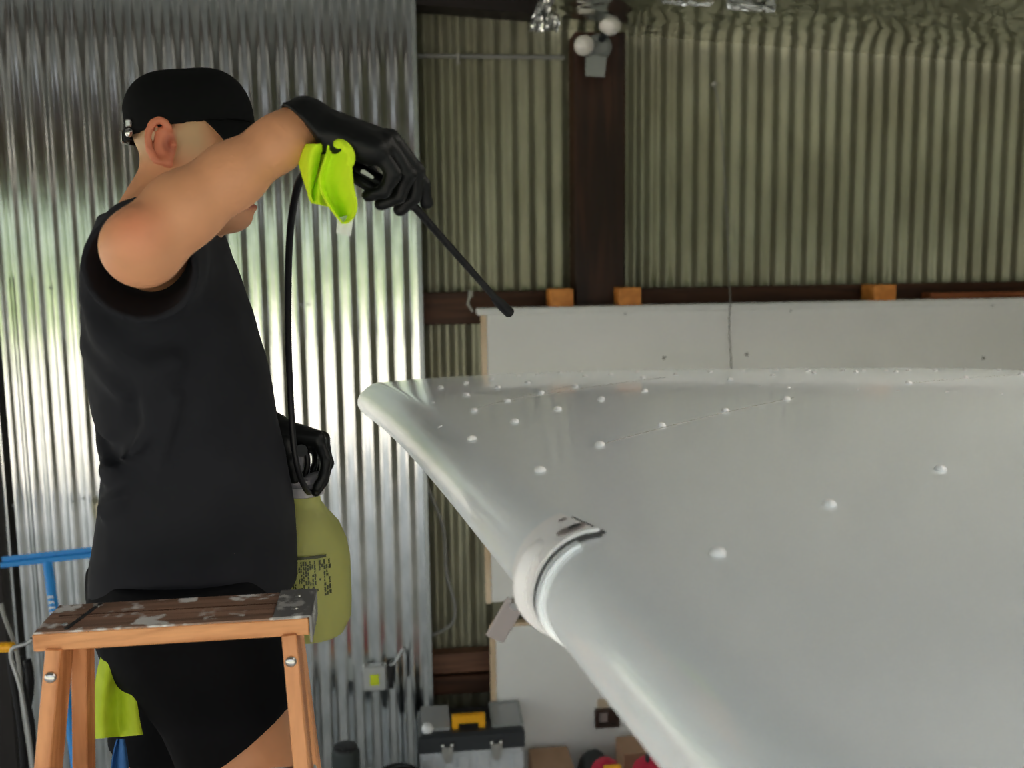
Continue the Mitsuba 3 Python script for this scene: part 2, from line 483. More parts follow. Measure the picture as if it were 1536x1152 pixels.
# roof: dull steel on purlins, and foil insulation sagging under it along the back wall
gx = np.linspace(0.62, X1 + 0.05, 110); gy = np.linspace(2.25, WY + 0.1, 70)
GX, GY = np.meshgrid(gx, gy, indexing='ij')
q = np.stack([GX * 1.6, GY * 2.2, GX * 0], -1)
sag = -0.030 * np.sin(np.pi * ((GY - WY) / 0.95 % 1.0)) ** 2 * (0.5 + meshkit.noise(q, 2)) + 0.016 * (meshkit.fbm(q * 3, 3, 5) - 0.5)
fade = np.clip((WY - GY) / 0.12, 0, 1)
GZ = roof_z(GX) + sag * fade
one('ceiling', trimesh.Trimesh(np.stack([GX, GY, GZ], -1).reshape(-1, 3), grid_faces(110, 70)[:, ::-1], process=False), 'm_foil', 'wrinkled foil insulation under the sloping roof along the back wall', None, smooth=True, kind='structure')
rf = thing('roof', 'dull corrugated steel roof on dark purlins', None, kind='structure')
x = X0 - 0.3; k = 0
while x < X1 + 0.3 - 1e-6:
    x2 = min(x + 10 * PITCH_C, X1 + 0.3)
    rm = corrugated(x, x2 + 0.02, YO - 0.3, WY + 0.3, 0.0)
    v = rm.vertices.copy(); rm.vertices = np.stack([v[:, 0], v[:, 2], roof_z(v[:, 0]) + 0.14 + v[:, 1] + 0.001 * (k % 2)], 1)
    sky_l = k in SKYLIGHTS
    obj('skylight_sheet' if sky_l else 'sheet', rm, 'm_skylight' if sky_l else 'm_roof', rf, smooth=True, label='translucent white roof sheet' if sky_l else None)
    x = x2; k += 1
obj('truss_beam', hull([(xx, yy, zz) for yy in (2.16, 2.22) for xx in (0.64, X1) for zz in (3.08, float(roof_z(xx)) + 0.1)]), 'm_roof', rf)
for yy in (0.2, 1.2, 3.2):
    obj('purlin', hull([(xx, yy + dy, float(roof_z(xx)) + dz) for xx in (X0, X1) for dy in (-0.03, 0.03) for dz in (0.02, 0.125)]), 'm_girt', rf)

# ---- timber framing on the back wall
bx0, bx1 = -5.0, 0.775
zt = lambda a: float(roof_z(a))
def sloped_bar(xa, xb, dz0, dz1, y0, y1):
    return hull([[xx, yy, zt(xx) + dz] for xx in (xa, xb) for yy in (y0, y1) for dz in (dz0, dz1)])
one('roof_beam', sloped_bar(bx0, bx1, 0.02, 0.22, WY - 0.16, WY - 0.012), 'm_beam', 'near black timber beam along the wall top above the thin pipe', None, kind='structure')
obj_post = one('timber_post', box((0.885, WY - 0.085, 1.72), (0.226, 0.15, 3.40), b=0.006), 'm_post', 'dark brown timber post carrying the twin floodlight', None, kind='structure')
one('timber_girt', box((-2.1, WY - 0.05, 2.232), (5.76, 0.08, 0.145), b=0.004), 'm_girt', 'dark timber girt across the wall left of the post', None, kind='structure')
one('timber_girt', box((3.95, WY - 0.05, 2.232), (5.9, 0.08, 0.150), b=0.004), 'm_girt', 'dark timber girt across the wall right of the post', None, kind='structure')
lg = thing('timber_girt', 'low brown timber girt between the steel door and the lower white panel', None, kind='structure')
obj('board', box((0.0, WY - 0.045, 0.560), (1.2, 0.07, 0.098), b=0.004), 'm_girt2', lg)
obj('board', box((0.0, WY - 0.040, 0.445), (1.2, 0.06, 0.090), b=0.004), 'm_girt', lg)

# ---- galvanised sliding door hanging in front of the wall
dr1 = thing('door_1', 'tall shiny galvanised corrugated sliding door behind the man', None, kind='structure')
xe = 0.075
x = xe - 0.004; k = 0
while x > -4.9:
    x2 = x - 10 * PITCH_C
    obj('sheet', corrugated(x2 - 0.02, x, 0.06, 3.9, DY - 0.002 * (k % 2), phase=x - 0.030, amp=0.009, ztop=lambda a: roof_z(a) + 0.09), 'm_galv', dr1, smooth=True)
    x = x2; k += 1
obj('edge_trim', box((xe + 0.006, DY + 0.012, 1.83), (0.022, 0.05, 3.52), b=0.003), 'm_trim', dr1)
obj('frame_rail', box((-2.4, DY + 0.035, 0.12), (4.9, 0.04, 0.1)), 'm_girt', dr1)
obj('frame_rail', box((-2.4, DY + 0.035, 3.3), (4.9, 0.04, 0.1)), 'm_girt', dr1)
# screw heads in the door
for (u, v) in ((75, 432), (453, 457), (110, 752), (20, 758)):
    p = wall(u, v, DY - 0.010)
    obj('screw', lathe([(0.006, 0), (0.0055, 0.003), (0.002, 0.005)], p, (0, -1, 0), 10), 'm_dullsteel', dr1)

# dark post at the very left, in front of the door
pl = at(8, 900, 4.02)
one('door_jamb', box((pl[0] - 0.085, pl[1], 1.2), (0.20, 0.10, 2.4), b=0.004), 'm_beam', 'nearly black upright timber at the left edge of the photo', None, kind='structure')

# ---- conduit, clip, hook, wires
a, b = wall(612, 83, WY - 0.02), wall(847, 86, WY - 0.02)
cp = thing('conduit_pipe', 'thin grey pipe running level between the steel door and the brown post', 'pipe')
obj('pipe', rod((a[0] - 0.3, a[1], a[2]), b, 0.0105), 'm_greycable', cp, smooth=40)
c = wall(687, 88, WY - 0.03)
obj('clip', cat([box(c + [0, 0.004, 0.006], (0.012, 0.02, 0.035), b=0.002), lathe([(0.005, 0), (0.010, 0.004), (0.010, 0.012), (0.004, 0.018)], c + [0, 0.0, -0.026], (0, 0, 1), 14)]), 'm_lightcable', cp, smooth=30, label='pale clip hanging under the pipe')
hk = [wall(u, v, WY - 0.10) for u, v in ((706, 441), (704, 448), (702, 455), (706, 462), (709, 468))]
one('wall_hook', cat([tube(spline(hk, 20), 0.006, 8), box(hk[0] + [0, 0.008, 0], (0.022, 0.012, 0.03), b=0.003)]), 'm_lightcable', 'small bent metal hook on the dark girt left of the white panel', 'hook', smooth=40)
wr = thing('hanging_wire', 'thin wire hanging down the wall and over the upper white panel', 'wire')
pw = [wall(u, v, y) for u, v, y in ((1071, 128, 4.405), (1077, 150, 4.40), (1085, 230, 4.395), (1090, 320, 4.39), (1094, 420, 4.33), (1095, 458, 4.16), (1094, 490, 4.165), (1096, 530, 4.165), (1097, 580, 4.165), (1094, 640, 4.165))]
obj('wire', tube(spline(pw, 60), 0.0032, 6), 'm_greycable', wr, smooth=True)
obj('anchor', lathe([(0.006, 0), (0.012, 0.005), (0.012, 0.02), (0.005, 0.026)], wall(1070, 127, 4.43), (0, -1, 0), 14), 'm_lightcable', wr, smooth=30, label='pale screw hook at the top of the wire')
gc = [wall(u, v, 4.38) for u, v in ((640, 700), (646, 742), (662, 780), (668, 830), (672, 870), (681, 900), (683, 915), (678, 935), (667, 944), (650, 952), (625, 960))]
one('hanging_cable', tube(spline(gc, 70), 0.0085, 8), 'm_greycable', 'grey cable looping down the dark wall right of the steel door', 'cable', smooth=True)

# ---- white panels
up = thing('wall_panel', 'wide off white panel leaning on the back wall behind the wing', 'panel')
PYF = 4.20
z1, z0 = float(wall(1100, 461, PYF)[2]), float(wall(740, 905, PYF)[2])
xl = float(wall(726, 500, PYF)[0])
obj('board', box(((xl + 5.6) / 2 + 0.012, PYF + 0.02, (z0 + z1) / 2), (5.6 - xl, 0.04, z1 - z0 - 0.01), b=0.002), 'm_panel', up)
obj('edge_strip', box((xl, PYF + 0.018, (z0 + z1) / 2), (0.024, 0.045, z1 - z0), b=0.002), 'm_panel_edge', up, label='bare wooden left edge')
obj('top_rail', box(((xl + 5.6) / 2 - 0.01, PYF + 0.005, z1 + 0.004), (5.64 - xl, 0.085, 0.030), b=0.004), 'm_panel', up, label='white ledge along the top')
obj('support_batten', box((3.0, PYF + 0.11, z1 - 0.1), (4.8, 0.14, 0.09)), 'm_girt', up)
for (u, v) in ((938, 471), (1186, 466), (1489, 459)):
    obj('screw', lathe([(0.006, 0), (0.004, 0.003)], wall(u, v, PYF - 0.037), (0, -1, 0), 10), 'm_dullsteel', up)
for (u, v) in ((1120, 532), (996, 537), (1475, 537)):
    obj('stain', lathe([(0.010, 0), (0.006, 0.0015)], wall(u, v, PYF + 0.0005), (0, -1, 0), 12), 'm_greycable', up, label='small grey mark')
lp = thing('wall_panel', 'pale grey white panel standing on the floor behind the toolbox', 'panel')
z1b = float(wall(740, 940, PYF)[2]); xl2 = float(wall(740, 1000, PYF)[0])
obj('board', box(((xl2 + 3.6) / 2 + 0.012, PYF + 0.02, z1b / 2), (3.6 - xl2, 0.04, z1b - 0.004), b=0.002), 'm_panel', lp)
obj('edge_strip', box((xl2, PYF + 0.018, z1b / 2), (0.024, 0.045, z1b - 0.004), b=0.002), 'm_panel_edge', lp, label='bare wooden left edge')
obj('top_strip', box(((xl2 + 3.6) / 2, PYF + 0.018, z1b + 0.006), (3.6 - xl2, 0.048, 0.016), b=0.002), 'm_panel_edge', lp, label='bare wooden top edge')
c = wall(910, 1075, PYF)
ob = thing('wall_outlet', 'dark brown outlet box on the lower white panel near the wing', 'outlet')
obj('rim', cat([box(c + [0, -0.012, dz], (0.115, 0.024, 0.014), b=0.002) for dz in (-0.038, 0.038)] + [box(c + [dx, -0.012, 0], (0.014, 0.024, 0.076), b=0.002) for dx in (-0.051, 0.051)]), 'm_brown', ob)
obj('back_plate', box(c + [0, -0.004, 0], (0.10, 0.006, 0.07)), 'm_brown', ob)
obj('socket', box(c + [-0.018, -0.010, 0.004], (0.04, 0.012, 0.045), b=0.002), 'm_lever', ob)
one('paper_sticker', box(c + [-0.018, -0.0015, 0.068], (0.052, 0.003, 0.044)), 'm_tan', 'plain tan paper sticker above the brown outlet box', 'sticker')
cw = [wall(u, v, PYF - 0.02) for u, v in ((964, 1096), (962, 1110), (958, 1128), (956, 1150))]
one('power_lead', tube(spline(cw, 16), 0.005, 6), 'm_grey', 'thin dark lead hanging on the lower white panel beside the wing', 'cable', smooth=True)
for (u0, u1, v0, v1, lab) in ((826, 860, 433, 463, 'left of the brown post'), (928, 962, 431, 461, 'right of the brown post'), (1311, 1345, 427, 453, 'at the far right')):
    a, b = wall(u0, v1, PYF - 0.02), wall(u1, v0, PYF - 0.02)
    zb = z1 + 0.019
    one('wood_block', box(((a[0] + b[0]) / 2, PYF + 0.045, (zb + b[2]) / 2), (b[0] - a[0], 0.13, b[2] - zb), b=0.003), 'm_block', 'orange end-grain timber block on the white panel top, ' + lab, 'wood block', group='timber blocks on the panel top')
a, b = wall(1396, 450, PYF + 0.02), wall(1536, 440, PYF + 0.02)
one('timber_plank', box((a[0] + 0.9, PYF + 0.06, z1 + 0.019 + 0.013), (1.8, 0.09, 0.026), b=0.003), 'm_plank', 'reddish brown plank lying on the white panel top at the right edge', 'plank')

# ---- twin floodlight on the post
fl = thing('flood_light', 'twin white globe floodlight with grey sensor near the top of the brown post', 'floodlight')
fy = WY - 0.16
def wp(u, v, dy=0.0): return wall(u, v, fy - dy)
obj('junction_box', lathe([(0.045, 0), (0.055, 0.006), (0.055, 0.03), (0.035, 0.045)], wp(897, 72), (0, -1, 0), 24), 'm_grey', fl, smooth=30)
obj('motion_sensor', hull([wp(u, v, d) for u, v in ((878, 86), (910, 86), (907, 116), (878, 114)) for d in (0.02, 0.10)] + [wp(894, 82, 0.10)]), 'm_grey', fl, label='grey boxy motion sensor')
obj('arm', tube([wp(893, 66, 0.03), wp(889, 66, 0.06), wp(884, 67, 0.10)], 0.016, 12), 'm_grey', fl, smooth=40)
obj('arm', tube([wp(900, 62, 0.03), wp(908, 50, 0.07), wp(911, 42, 0.10)], 0.016, 12), 'm_toolblack', fl, smooth=40)
for (u, v, r) in ((876, 68, 0.042), (916, 37, 0.044)):
    ax = np.array([0.06 if u > 900 else -0.08, -1, -0.15])
    obj('lamp', lathe([(r * 0.72, -0.07), (r * 0.80, -0.03), (r, -0.005), (r * 0.97, 0.012), (r * 0.8, 0.026), (r * 0.45, 0.036), (r * 0.12, 0.039)], wp(u, v, 0.14), ax, 28), 'm_lamp', fl, smooth=50, label='white reflector bulb')

# crumpled foil at the head of the post
def crumple(corners, n, amp, seed, th=0.002):
    c00, c10, c01, c11 = [np.asarray(x, float) for x in corners]
    s, t = np.meshgrid(np.linspace(0, 1, n), np.linspace(0, 1, n), indexing='ij')
    P = (c00 * ((1 - s) * (1 - t))[..., None] + c10 * (s * (1 - t))[..., None] + c01 * ((1 - s) * t)[..., None] + c11 * (s * t)[..., None])
    q = np.stack([s * 5, t * 5, s * 0], -1)
    off = np.abs(meshkit.fbm(q, 3, seed) - 0.5) * 2
    nrm = np.cross(c10 - c00, c01 - c00); nrm /= np.linalg.norm(nrm)
    return sheet(P - nrm * (amp * off)[..., None], th)
fq = lambda u, v, y: wall(u, v, y)
one('foil_flap', crumple((fq(818, -30, 4.14), fq(795, 46, 4.10), fq(842, -30, 4.16), fq(840, 46, 4.16)), 18, 0.06, 3), 'm_foil_scrap', 'torn strip of silver foil hanging left of the post top', 'foil', smooth=25)
one('foil_flap', crumple((fq(845, -25, 4.10), fq(836, 26, 4.16), fq(936, -25, 4.08), fq(930, 22, 4.12)), 20, 0.07, 8), 'm_foil_scrap', 'crumpled silver foil sheet bulging over the post top', 'foil', smooth=25)

one('foil_flap', crumple((fq(1090, 3, 3.76), fq(1092, 13, 3.74), fq(1166, 8, 3.76), fq(1162, 17, 3.74)), 12, 0.02, 5), 'm_foil_scrap', 'small bright foil tape strip on the ceiling right of the floodlight', 'foil', smooth=25)
one('foil_flap', crumple((fq(992, 0, 3.76), fq(994, 4, 3.74), fq(1070, 3, 3.76), fq(1066, 8, 3.74)), 12, 0.015, 6), 'm_foil_scrap', 'thin foil tape strip on the ceiling close to the floodlight', 'foil', smooth=25)

# ---- switch on the sliding door
c = wall(562, 1015, DY - 0.03)
sw = thing('isolator_switch', 'grey isolator switch with a yellow label low on the galvanised door', 'switch')
obj('case', box(c, (0.105, 0.05, 0.118), b=0.006), 'm_box', sw)
obj('sticker', box(c + [0.0, -0.026, -0.004], (0.040, 0.003, 0.05)), 'm_neonyellow', sw, label='bright yellow label')
obj('lever', hull([c + [0.055, -0.02, 0.05], c + [0.085, -0.01, 0.055], c + [0.085, 0.0, -0.06], c + [0.062, -0.02, -0.055], c + [0.055, 0.012, 0.05], c + [0.07, 0.012, -0.055]]), 'm_dark', sw, label='black lever at the side')
pc = [c + [0.07, -0.005, 0.05]] + [wall(u, v, DY - 0.03) for u, v in ((594, 992), (602, 978), (607, 972))]
obj('cable_tail', tube(spline(pc, 16), 0.009, 8), 'm_dullsteel', sw, smooth=True)
one('wall_bracket', hull([wall(u, v, DY - d) for u, v in ((142, 756), (152, 752), (157, 766), (150, 782), (144, 778)) for d in (0.01, 0.05)]), 'm_cream', 'small cream coloured fitting on the door behind the back of the man', 'fitting')

# ---- blue squeegee leaning on the door
sq = thing('floor_squeegee', 'bright blue squeegee leaning upside down against the steel door', 'squeegee')
a, b = at(8, 846, 3.55), at(134, 832, 3.62)
ax = (b - a) / np.linalg.norm(b - a); R = np.stack([ax, np.cross([0, 0, 1], ax), np.cross(ax, np.cross([0, 0, 1], ax))], 1)
obj('blade_holder', box((a + b) / 2, (np.linalg.norm(b - a) + 0.03, 0.03, 0.022), R, b=0.004), 'm_blue', sq)
obj('blade', box((a + b) / 2 + [0, 0, 0.018], (np.linalg.norm(b - a) + 0.02, 0.006, 0.022), R), 'm_blue', sq)
h0 = at(71, 842, 3.585); h1 = at(84, 935, 3.50); hd = h1 - h0; h2 = h0 + hd * (h0[2] / -hd[2]) * 0.97
obj('handle', rod(h0, h1, 0.018), 'm_blue', sq, smooth=40)
obj('handle_grip', rod(h1, h2, 0.017), 'm_blue', sq, smooth=40)
for i in range(7):
    t0 = 0.56 + i * 0.085; p0 = h0 + hd * t0
    obj('print_mark', cat([box(p0 + np.array([dx, -0.0165, 0]), (w, 0.006, 0.012), b=0.001) for dx, w in ((-0.004, 0.014), (0.007, 0.006))]), 'm_white', sq, label='white printed band on the handle')

# ---- cables at the left edge
cb = thing('cable_bundle', 'grey and black cables hanging in loops at the left edge', 'cables')
for pts, r, m in (([(2, 905, 2.6), (12, 940, 2.6), (22, 966, 2.6), (32, 1040, 2.6), (42, 1110, 2.6), (48, 1200, 2.6)], 0.006, 'm_greycable'),
                  ([(48, 958, 2.5), (30, 968, 2.5), (20, 972, 2.5), (24, 1010, 2.5), (36, 1060, 2.5), (44, 1110, 2.5), (52, 1210, 2.5)], 0.006, 'm_dullsteel'),
                  ([(14, 970, 2.7), (20, 1020, 2.7), (30, 1080, 2.7), (36, 1150, 2.7), (38, 1220, 2.7)], 0.011, 'm_rubber'),
                  ([(40, 990, 2.8), (44, 1040, 2.8), (38, 1090, 2.8), (44, 1150, 2.8), (46, 1220, 2.8)], 0.013, 'm_rubber'),
                  ([(30, 985, 2.75), (35, 1030, 2.75), (47, 1080, 2.75), (50, 1150, 2.75), (52, 1220, 2.75)], 0.009, 'm_rubber')):
    obj('cable', tube(spline([at(*p) for p in pts], 50), r, 8), m, cb, smooth=True)
obj('yellow_plug', lathe([(0.008, 0), (0.014, 0.006), (0.014, 0.05), (0.006, 0.06)], at(-8, 971, 2.55), SIDE, 16), 'm_yellow', cb, smooth=35, label='bright yellow plug')

# ---- floor clutter below the wing
tb = thing('toolbox', 'grey and black toolbox with a yellow handle on the floor by the lower panel', 'toolbox')
YT = 3.98
xl_, xr_ = float(wall(627, 1110, YT)[0]), float(wall(787, 1110, YT)[0]); xm = (xl_ + xr_) / 2
zl0, zl1 = float(wall(705, 1124, YT)[2]), float(wall(705, 1098, YT)[2])
obj('body', cat([box((xm, YT + 0.12, zl0 / 2), (xr_ - xl_ - 0.015, 0.24, zl0), b=0.008)] + [box((xm + dx, YT - 0.002, zl0 / 2 - 0.01), (0.055, 0.012, zl0 - 0.03), b=0.004) for dx in (-0.19, -0.04, 0.05, 0.20)]), 'm_toolgrey', tb)
obj('lid', hull([(s_ * 0.5 * (xr_ - xl_ - g) + xm, y, z) for s_ in (-1, 1) for g, y0_, y1_, z0_, z1_ in ((0, YT - 0.012, YT + 0.25, zl0, zl1 - 0.012), (0.03, YT + 0.004, YT + 0.235, zl0, zl1)) for y in (y0_, y1_) for z in (z0_, z1_)]), 'm_toolblack', tb)
hx0, hx1 = float(wall(679, 1090, YT)[0]), float(wall(729, 1090, YT)[0]); hz = float(wall(705, 1071, YT + 0.05)[2])
H = cat([box(((hx0 + hx1) / 2, YT + 0.05, hz - 0.018), (hx1 - hx0, 0.035, 0.036), b=0.005), box((hx0 + 0.014, YT + 0.05, (hz + zl1) / 2 - 0.01), (0.028, 0.034, hz - zl1 + 0.01), b=0.004), box((hx1 - 0.014, YT + 0.05, (hz + zl1) / 2 - 0.01), (0.028, 0.034, hz - zl1 + 0.01), b=0.004)])
obj('handle', H, 'm_yellow', tb, label='bright yellow carrying handle')
for u in (671, 744):
    cx = float(wall(u, 1125, YT)[0])
    lt = obj('latch', hull([(cx + dx, YT - 0.016 - d, zl0 + dz) for dx, dz in ((-0.026, 0.03), (0.026, 0.03), (0.022, -0.005), (0.012, -0.045), (-0.012, -0.045), (-0.022, -0.005)) for d in (0, 0.010)]), 'm_steel', tb, label='shiny metal latch')
    obj('rivet', cat([lathe([(0.010, 0), (0.008, 0.006), (0.002, 0.009)], (cx + s * 0.02, YT - 0.024, zl0 + 0.036), (0, -1, 0), 12) for s in (-1, 1)]), 'm_steel', lt, smooth=40)
zt_ = zl1
def onlid(u, v, dz=0.0):
    p = level(u, v, zt_); return p + [0, 0, dz]
fx0, fx1 = float(wall(738, 1090, YT + 0.1)[0]), float(wall(781, 1090, YT + 0.1)[0])
obj('tray_frame', tube([(fx0, YT + 0.03, zl1 + 0.004), (fx0, YT + 0.20, zl1 + 0.03), (fx1, YT + 0.20, zl1 + 0.03), (fx1, YT + 0.03, zl1 + 0.004), (fx0, YT + 0.03, zl1 + 0.004)], 0.007, 8), 'm_grey', tb, smooth=30)
obj('tray_pane', hull([(xx, yy, zz + d) for xx in (fx0, fx1) for yy, zz in ((YT + 0.03, zl1), (YT + 0.20, zl1 + 0.026)) for d in (-0.004, 0.001)]), 'm_clear', tb)
gx0, gx1 = float(wall(632, 1090, YT + 0.1)[0]), float(wall(674, 1090, YT + 0.1)[0])
obj('tray', hull([(xx, yy, zz) for xx in (gx0, gx1) for yy, zz in ((YT + 0.03, zl1 + 0.012), (YT + 0.20, zl1 + 0.035), (YT + 0.03, zl1 - 0.002), (YT + 0.20, zl1 - 0.002))]), 'm_clear', tb, label='smoky clear tray on the lid')
one('white_ball', trimesh.creation.icosphere(subdivisions=3, radius=0.026), 'm_white', 'small white round cap on the left end of the toolbox lid', 'cap', smooth=True)
scene['white_ball']['to_world'] = T().translate((wall(641, 1093, YT + 0.03)).tolist())

p = wall(600, 1150, 3.86)
hc = thing('hose_coil', 'coil of black hose on the floor left of the toolbox', 'hose')
for i, (rr, dz, dx) in enumerate(((0.150, 0.015, 0), (0.132, 0.02, 0.01), (0.118, 0.03, -0.01))):
    th = np.linspace(0, 2 * np.pi * 0.995, 48)
    obj('turn', tube(np.stack([p[0] + dx + rr * np.cos(th), p[1] + 0.03 * i + 0 * th, 0.155 + dz + rr * np.sin(th) + 0 * th], 1), 0.017, 10), 'm_rubber', hc, smooth=True)
p = wall(518, 1118, 3.9)
dc = thing('spray_can', 'dark green grey canister on the floor against the steel door', 'canister')
obj('body', lathe([(0.058, 0), (0.060, 0.01), (0.060, p[2] - 0.03), (0.050, p[2] - 0.012)], (p[0], p[1], 0), (0, 0, 1), 28), 'm_darkgreen', dc, smooth=40)
obj('cap', lathe([(0.050, 0), (0.050, 0.01), (0.042, 0.014)], (p[0], p[1], p[2] - 0.013), (0, 0, 1), 28), 'm_dark', dc, smooth=40)
c1 = wall(829, 1146, 4.0)
one('cardboard_box', box((c1[0], 4.05, c1[2] / 2), (0.18, 0.2, c1[2]), b=0.003), 'm_card', 'brown cardboard box on the floor just right of the toolbox', 'box')
c2 = wall(957, 1128, 3.95)
one('cardboard_box', box((c2[0], 4.02, c2[2] / 2), (0.135, 0.16, c2[2]), b=0.003), 'm_card', 'cardboard box behind the red bags under the wing edge', 'box')


def bag(name, u0, u1, vtop, y, depth, m, label, c_):
    a, b = wall(u0, vtop, y), wall(u1, vtop, y); w = b[0] - a[0]; z = max(a[2], b[2])
    F_ = Field((a[0] - 0.05, y - depth / 2 - 0.05, -0.03), (b[0] + 0.05, y + depth / 2 + 0.05, z + 0.05), 0.008)
    F_.ell(((a[0] + b[0]) / 2, y, z * 0.45), (w / 2, depth / 2, z * 0.55), 0.02)
    F_.ell((a[0] + w * 0.3, y - 0.01, z * 0.6), (w * 0.28, depth * 0.4, z * 0.36), 0.03)
    F_.ell((a[0] + w * 0.72, y, z * 0.55), (w * 0.26, depth * 0.4, z * 0.38), 0.03)
    P = np.stack(np.meshgrid(*F_.ax, indexing='ij'), -1)
    F_.D += 0.012 * (meshkit.fbm(P * 22, 3, 7) - 0.5).astype(np.float32)
    F_.D = np.maximum(F_.D, (0.004 - P[..., 2]).astype(np.float32))
    key = thing(name, label, c_)
    obj('shell', F_.mesh(2), m, key, smooth=True)
    return key, a, b, z


bag('tool_bag', 868, 912, 1128, 4.08, 0.14, 'm_darkgreen', 'dark grey bag on the floor behind the red bags', 'bag')
bg, a, b, z = bag('tool_bag', 884, 934, 1138, 3.76, 0.2, 'm_red', 'red bag with an orange yellow patch below the brown outlet', 'bag')
obj('patch', box((wall(917, 1140, 3.72)[0], 3.705, z - 0.03), (0.075, 0.02, 0.05), b=0.006), 'm_yellow', bg, label='orange yellow patch')
bg, a, b, z = bag('tool_bag', 943, 1012, 1136, 3.70, 0.2, 'm_red', 'red bag with a black strap tucked close under the wing', 'bag')
sp = [wall(u, v, 3.62) for u, v in ((972, 1142), (976, 1128), (986, 1126), (997, 1138), (1006, 1160))]
obj('strap', tube(spline(sp, 24), 0.009, 8), 'm_dark', bg, smooth=True, label='black strap')

# ================================================================== WING
WS = 0.8
def lift(p): return CAM + (np.asarray(p) - CAM) * WS
LT, LN = lift(level(560, 600, 2.03)), lift(level(1000, 1140, 2.03))
ES = LN - LT; ES[2] = 0; ES /= np.linalg.norm(ES)        # along the wing, inboard
EC = np.array([-ES[1], ES[0], 0])                          # aft
if EC[0] < 0: EC = -EC
LT = LT - ES * 0.48
ZL = float(LT[2]); CH = 1.95; SPAN = 4.6


def prof(c):
    """(top, bottom) heights above the leading edge line at distance c aft."""
    c = np.clip(np.asarray(c, float), 0, CH); s = c / CH
    top = 0.057 * np.sqrt(1 - (1 - np.clip(c / 0.058, 0, 1)) ** 2) + 0.020 * (1 - np.exp(-c / 0.26)) - 0.055 * s ** 1.6
    bot = (-0.040 * np.sqrt(1 - (1 - np.clip(c / 0.055, 0, 1)) ** 2) - 0.045 * (1 - np.exp(-c / 0.18))) * (1 - s ** 3) - 0.03 * s ** 2
    return top, np.minimum(bot, top - 0.004)


TIP = 0.13


def wing_point(c, s, side):
    """c aft of the leading edge, s inboard of the tip; side: +1 top, -1 underside."""
    t, b = prof(c)
    mid = (t + b) / 2
    k = np.sqrt(np.clip(1 - (1 - np.clip(s / TIP, 0, 1)) ** 2, 0, 1))
    z = mid + (np.where(side > 0, t, b) - mid) * k
    rr = 0.06
    e = np.clip(1 - s / rr, 0, 1)
    back = rr * 0.7 * (1 - np.sqrt(np.clip(1 - e ** 2, 0, 1))) * np.exp(-c / 0.15)
    z = z - 0.074 * (np.clip(1.55 - s, 0, None) / 1.55) ** 2
    return LT + ES * np.asarray(s)[..., None] + EC * (c + back)[..., None] + UPZ * (ZL - LT[2] + z)[..., None]


ncw = 70
cs = CH * (np.linspace(0, 1, ncw) ** 2.2)
ss = np.r_[TIP * (1 - np.cos(np.linspace(0, np.pi / 2, 16))), np.linspace(TIP, 1.6, 34)[1:], np.linspace(1.6, SPAN, 26)[1:]]
loop_c = np.r_[cs[::-1], cs[1:]]; loop_s = np.r_[np.ones(ncw), -np.ones(ncw - 1)]
P = np.stack([wing_point(loop_c, np.full(len(loop_c), s), loop_s) for s in ss])
n_, m_ = P.shape[:2]
V = P.reshape(-1, 3); Fw = list(grid_faces(n_, m_))
# close the trailing edge and the inner end
for i in range(n_ - 1):
    a0, a1, b0, b1 = i * m_, (i + 1) * m_, i * m_ + m_ - 1, (i + 1) * m_ + m_ - 1
    Fw += [[a0, b0, b1], [a0, b1, a1]]
e = (n_ - 1) * m_
V = np.vstack([V, V[e:e + m_].mean(0)])
for j in range(m_ - 1): Fw.append([e + j, e + j + 1, len(V) - 1])
wing_mesh = trimesh.Trimesh(V, np.array(Fw), process=False)
if wing_mesh.volume < 0: wing_mesh.invert()
wg = thing('aircraft_wing', 'glossy pale grey riveted aircraft wing filling the right foreground', 'aircraft wing')
obj('skin', wing_mesh, 'm_wing', wg, smooth=45)


def on_wing(u, v):
    d = ray(u, v); d = d / np.linalg.norm(d)
    loc = wing_mesh.ray.intersects_location([CAM], [d], multiple_hits=False)[0]
    return loc[0] if len(loc) else None


def cs_of(p):
    q = np.asarray(p) - LT
    return float(q @ EC), float(q @ ES)


def surf(c, s, lift_=0.0):
    e = 1e-3
    f = lambda a, b: wing_point(np.array(a), np.array(b), np.array(1.0))
    p = f(c, s); n = np.cross(f(c + e, s) - f(c - e, s), f(c, s + e) - f(c, s - e)); n /= np.linalg.norm(n)
    if n[2] < 0: n = -n
    return p + n * lift_, n


RIV = [(736.7, 569.8), (775.8, 564), (805.7, 562), (839.6, 560), (870.8, 558.5), (791.4, 574.5), (877, 565), (916, 562), (956, 559.5), (746, 582), (964, 567), (862.5, 580),
       (966.7, 587), (811.5, 589.6), (901.6, 599), (760.7, 602), (836.5, 614), (771.9, 633), (708, 659), (710.7, 616.4), (699.5, 592.7), (699, 575), (661, 582),
       (899.5, 667.7), (992, 639), (1014, 561.7), (1065, 558.6), (1113.7, 557), (1163.7, 556), (1212, 556), (1095.4, 570), (1158.7, 564), (1221, 559.8), (1283.7, 558.5),
       (1180, 599), (1363, 574.6), (1449, 566.8), (1531.7, 561.3), (1087.6, 616.8), (1264, 556.5), (1294.6, 556.5), (1328.6, 556.5), (1344, 557.9), (1362.6, 556.3),
       (1402.8, 556), (1447.7, 556), (1498.5, 556), (1410.6, 704.7), (1243.8, 757.4), (1076.6, 830.9), (810, 706), (650, 604), (660, 640), (1140, 579), (1183, 581), (1286, 584), (1347, 586), (1420, 588), (1502, 591)]
DOME = lathe([(0.0078, -0.001), (0.0078, 0.0006), (0.0070, 0.0032), (0.0050, 0.0052), (0.0020, 0.0061)], (0, 0, 0), (0, 0, 1), 18)
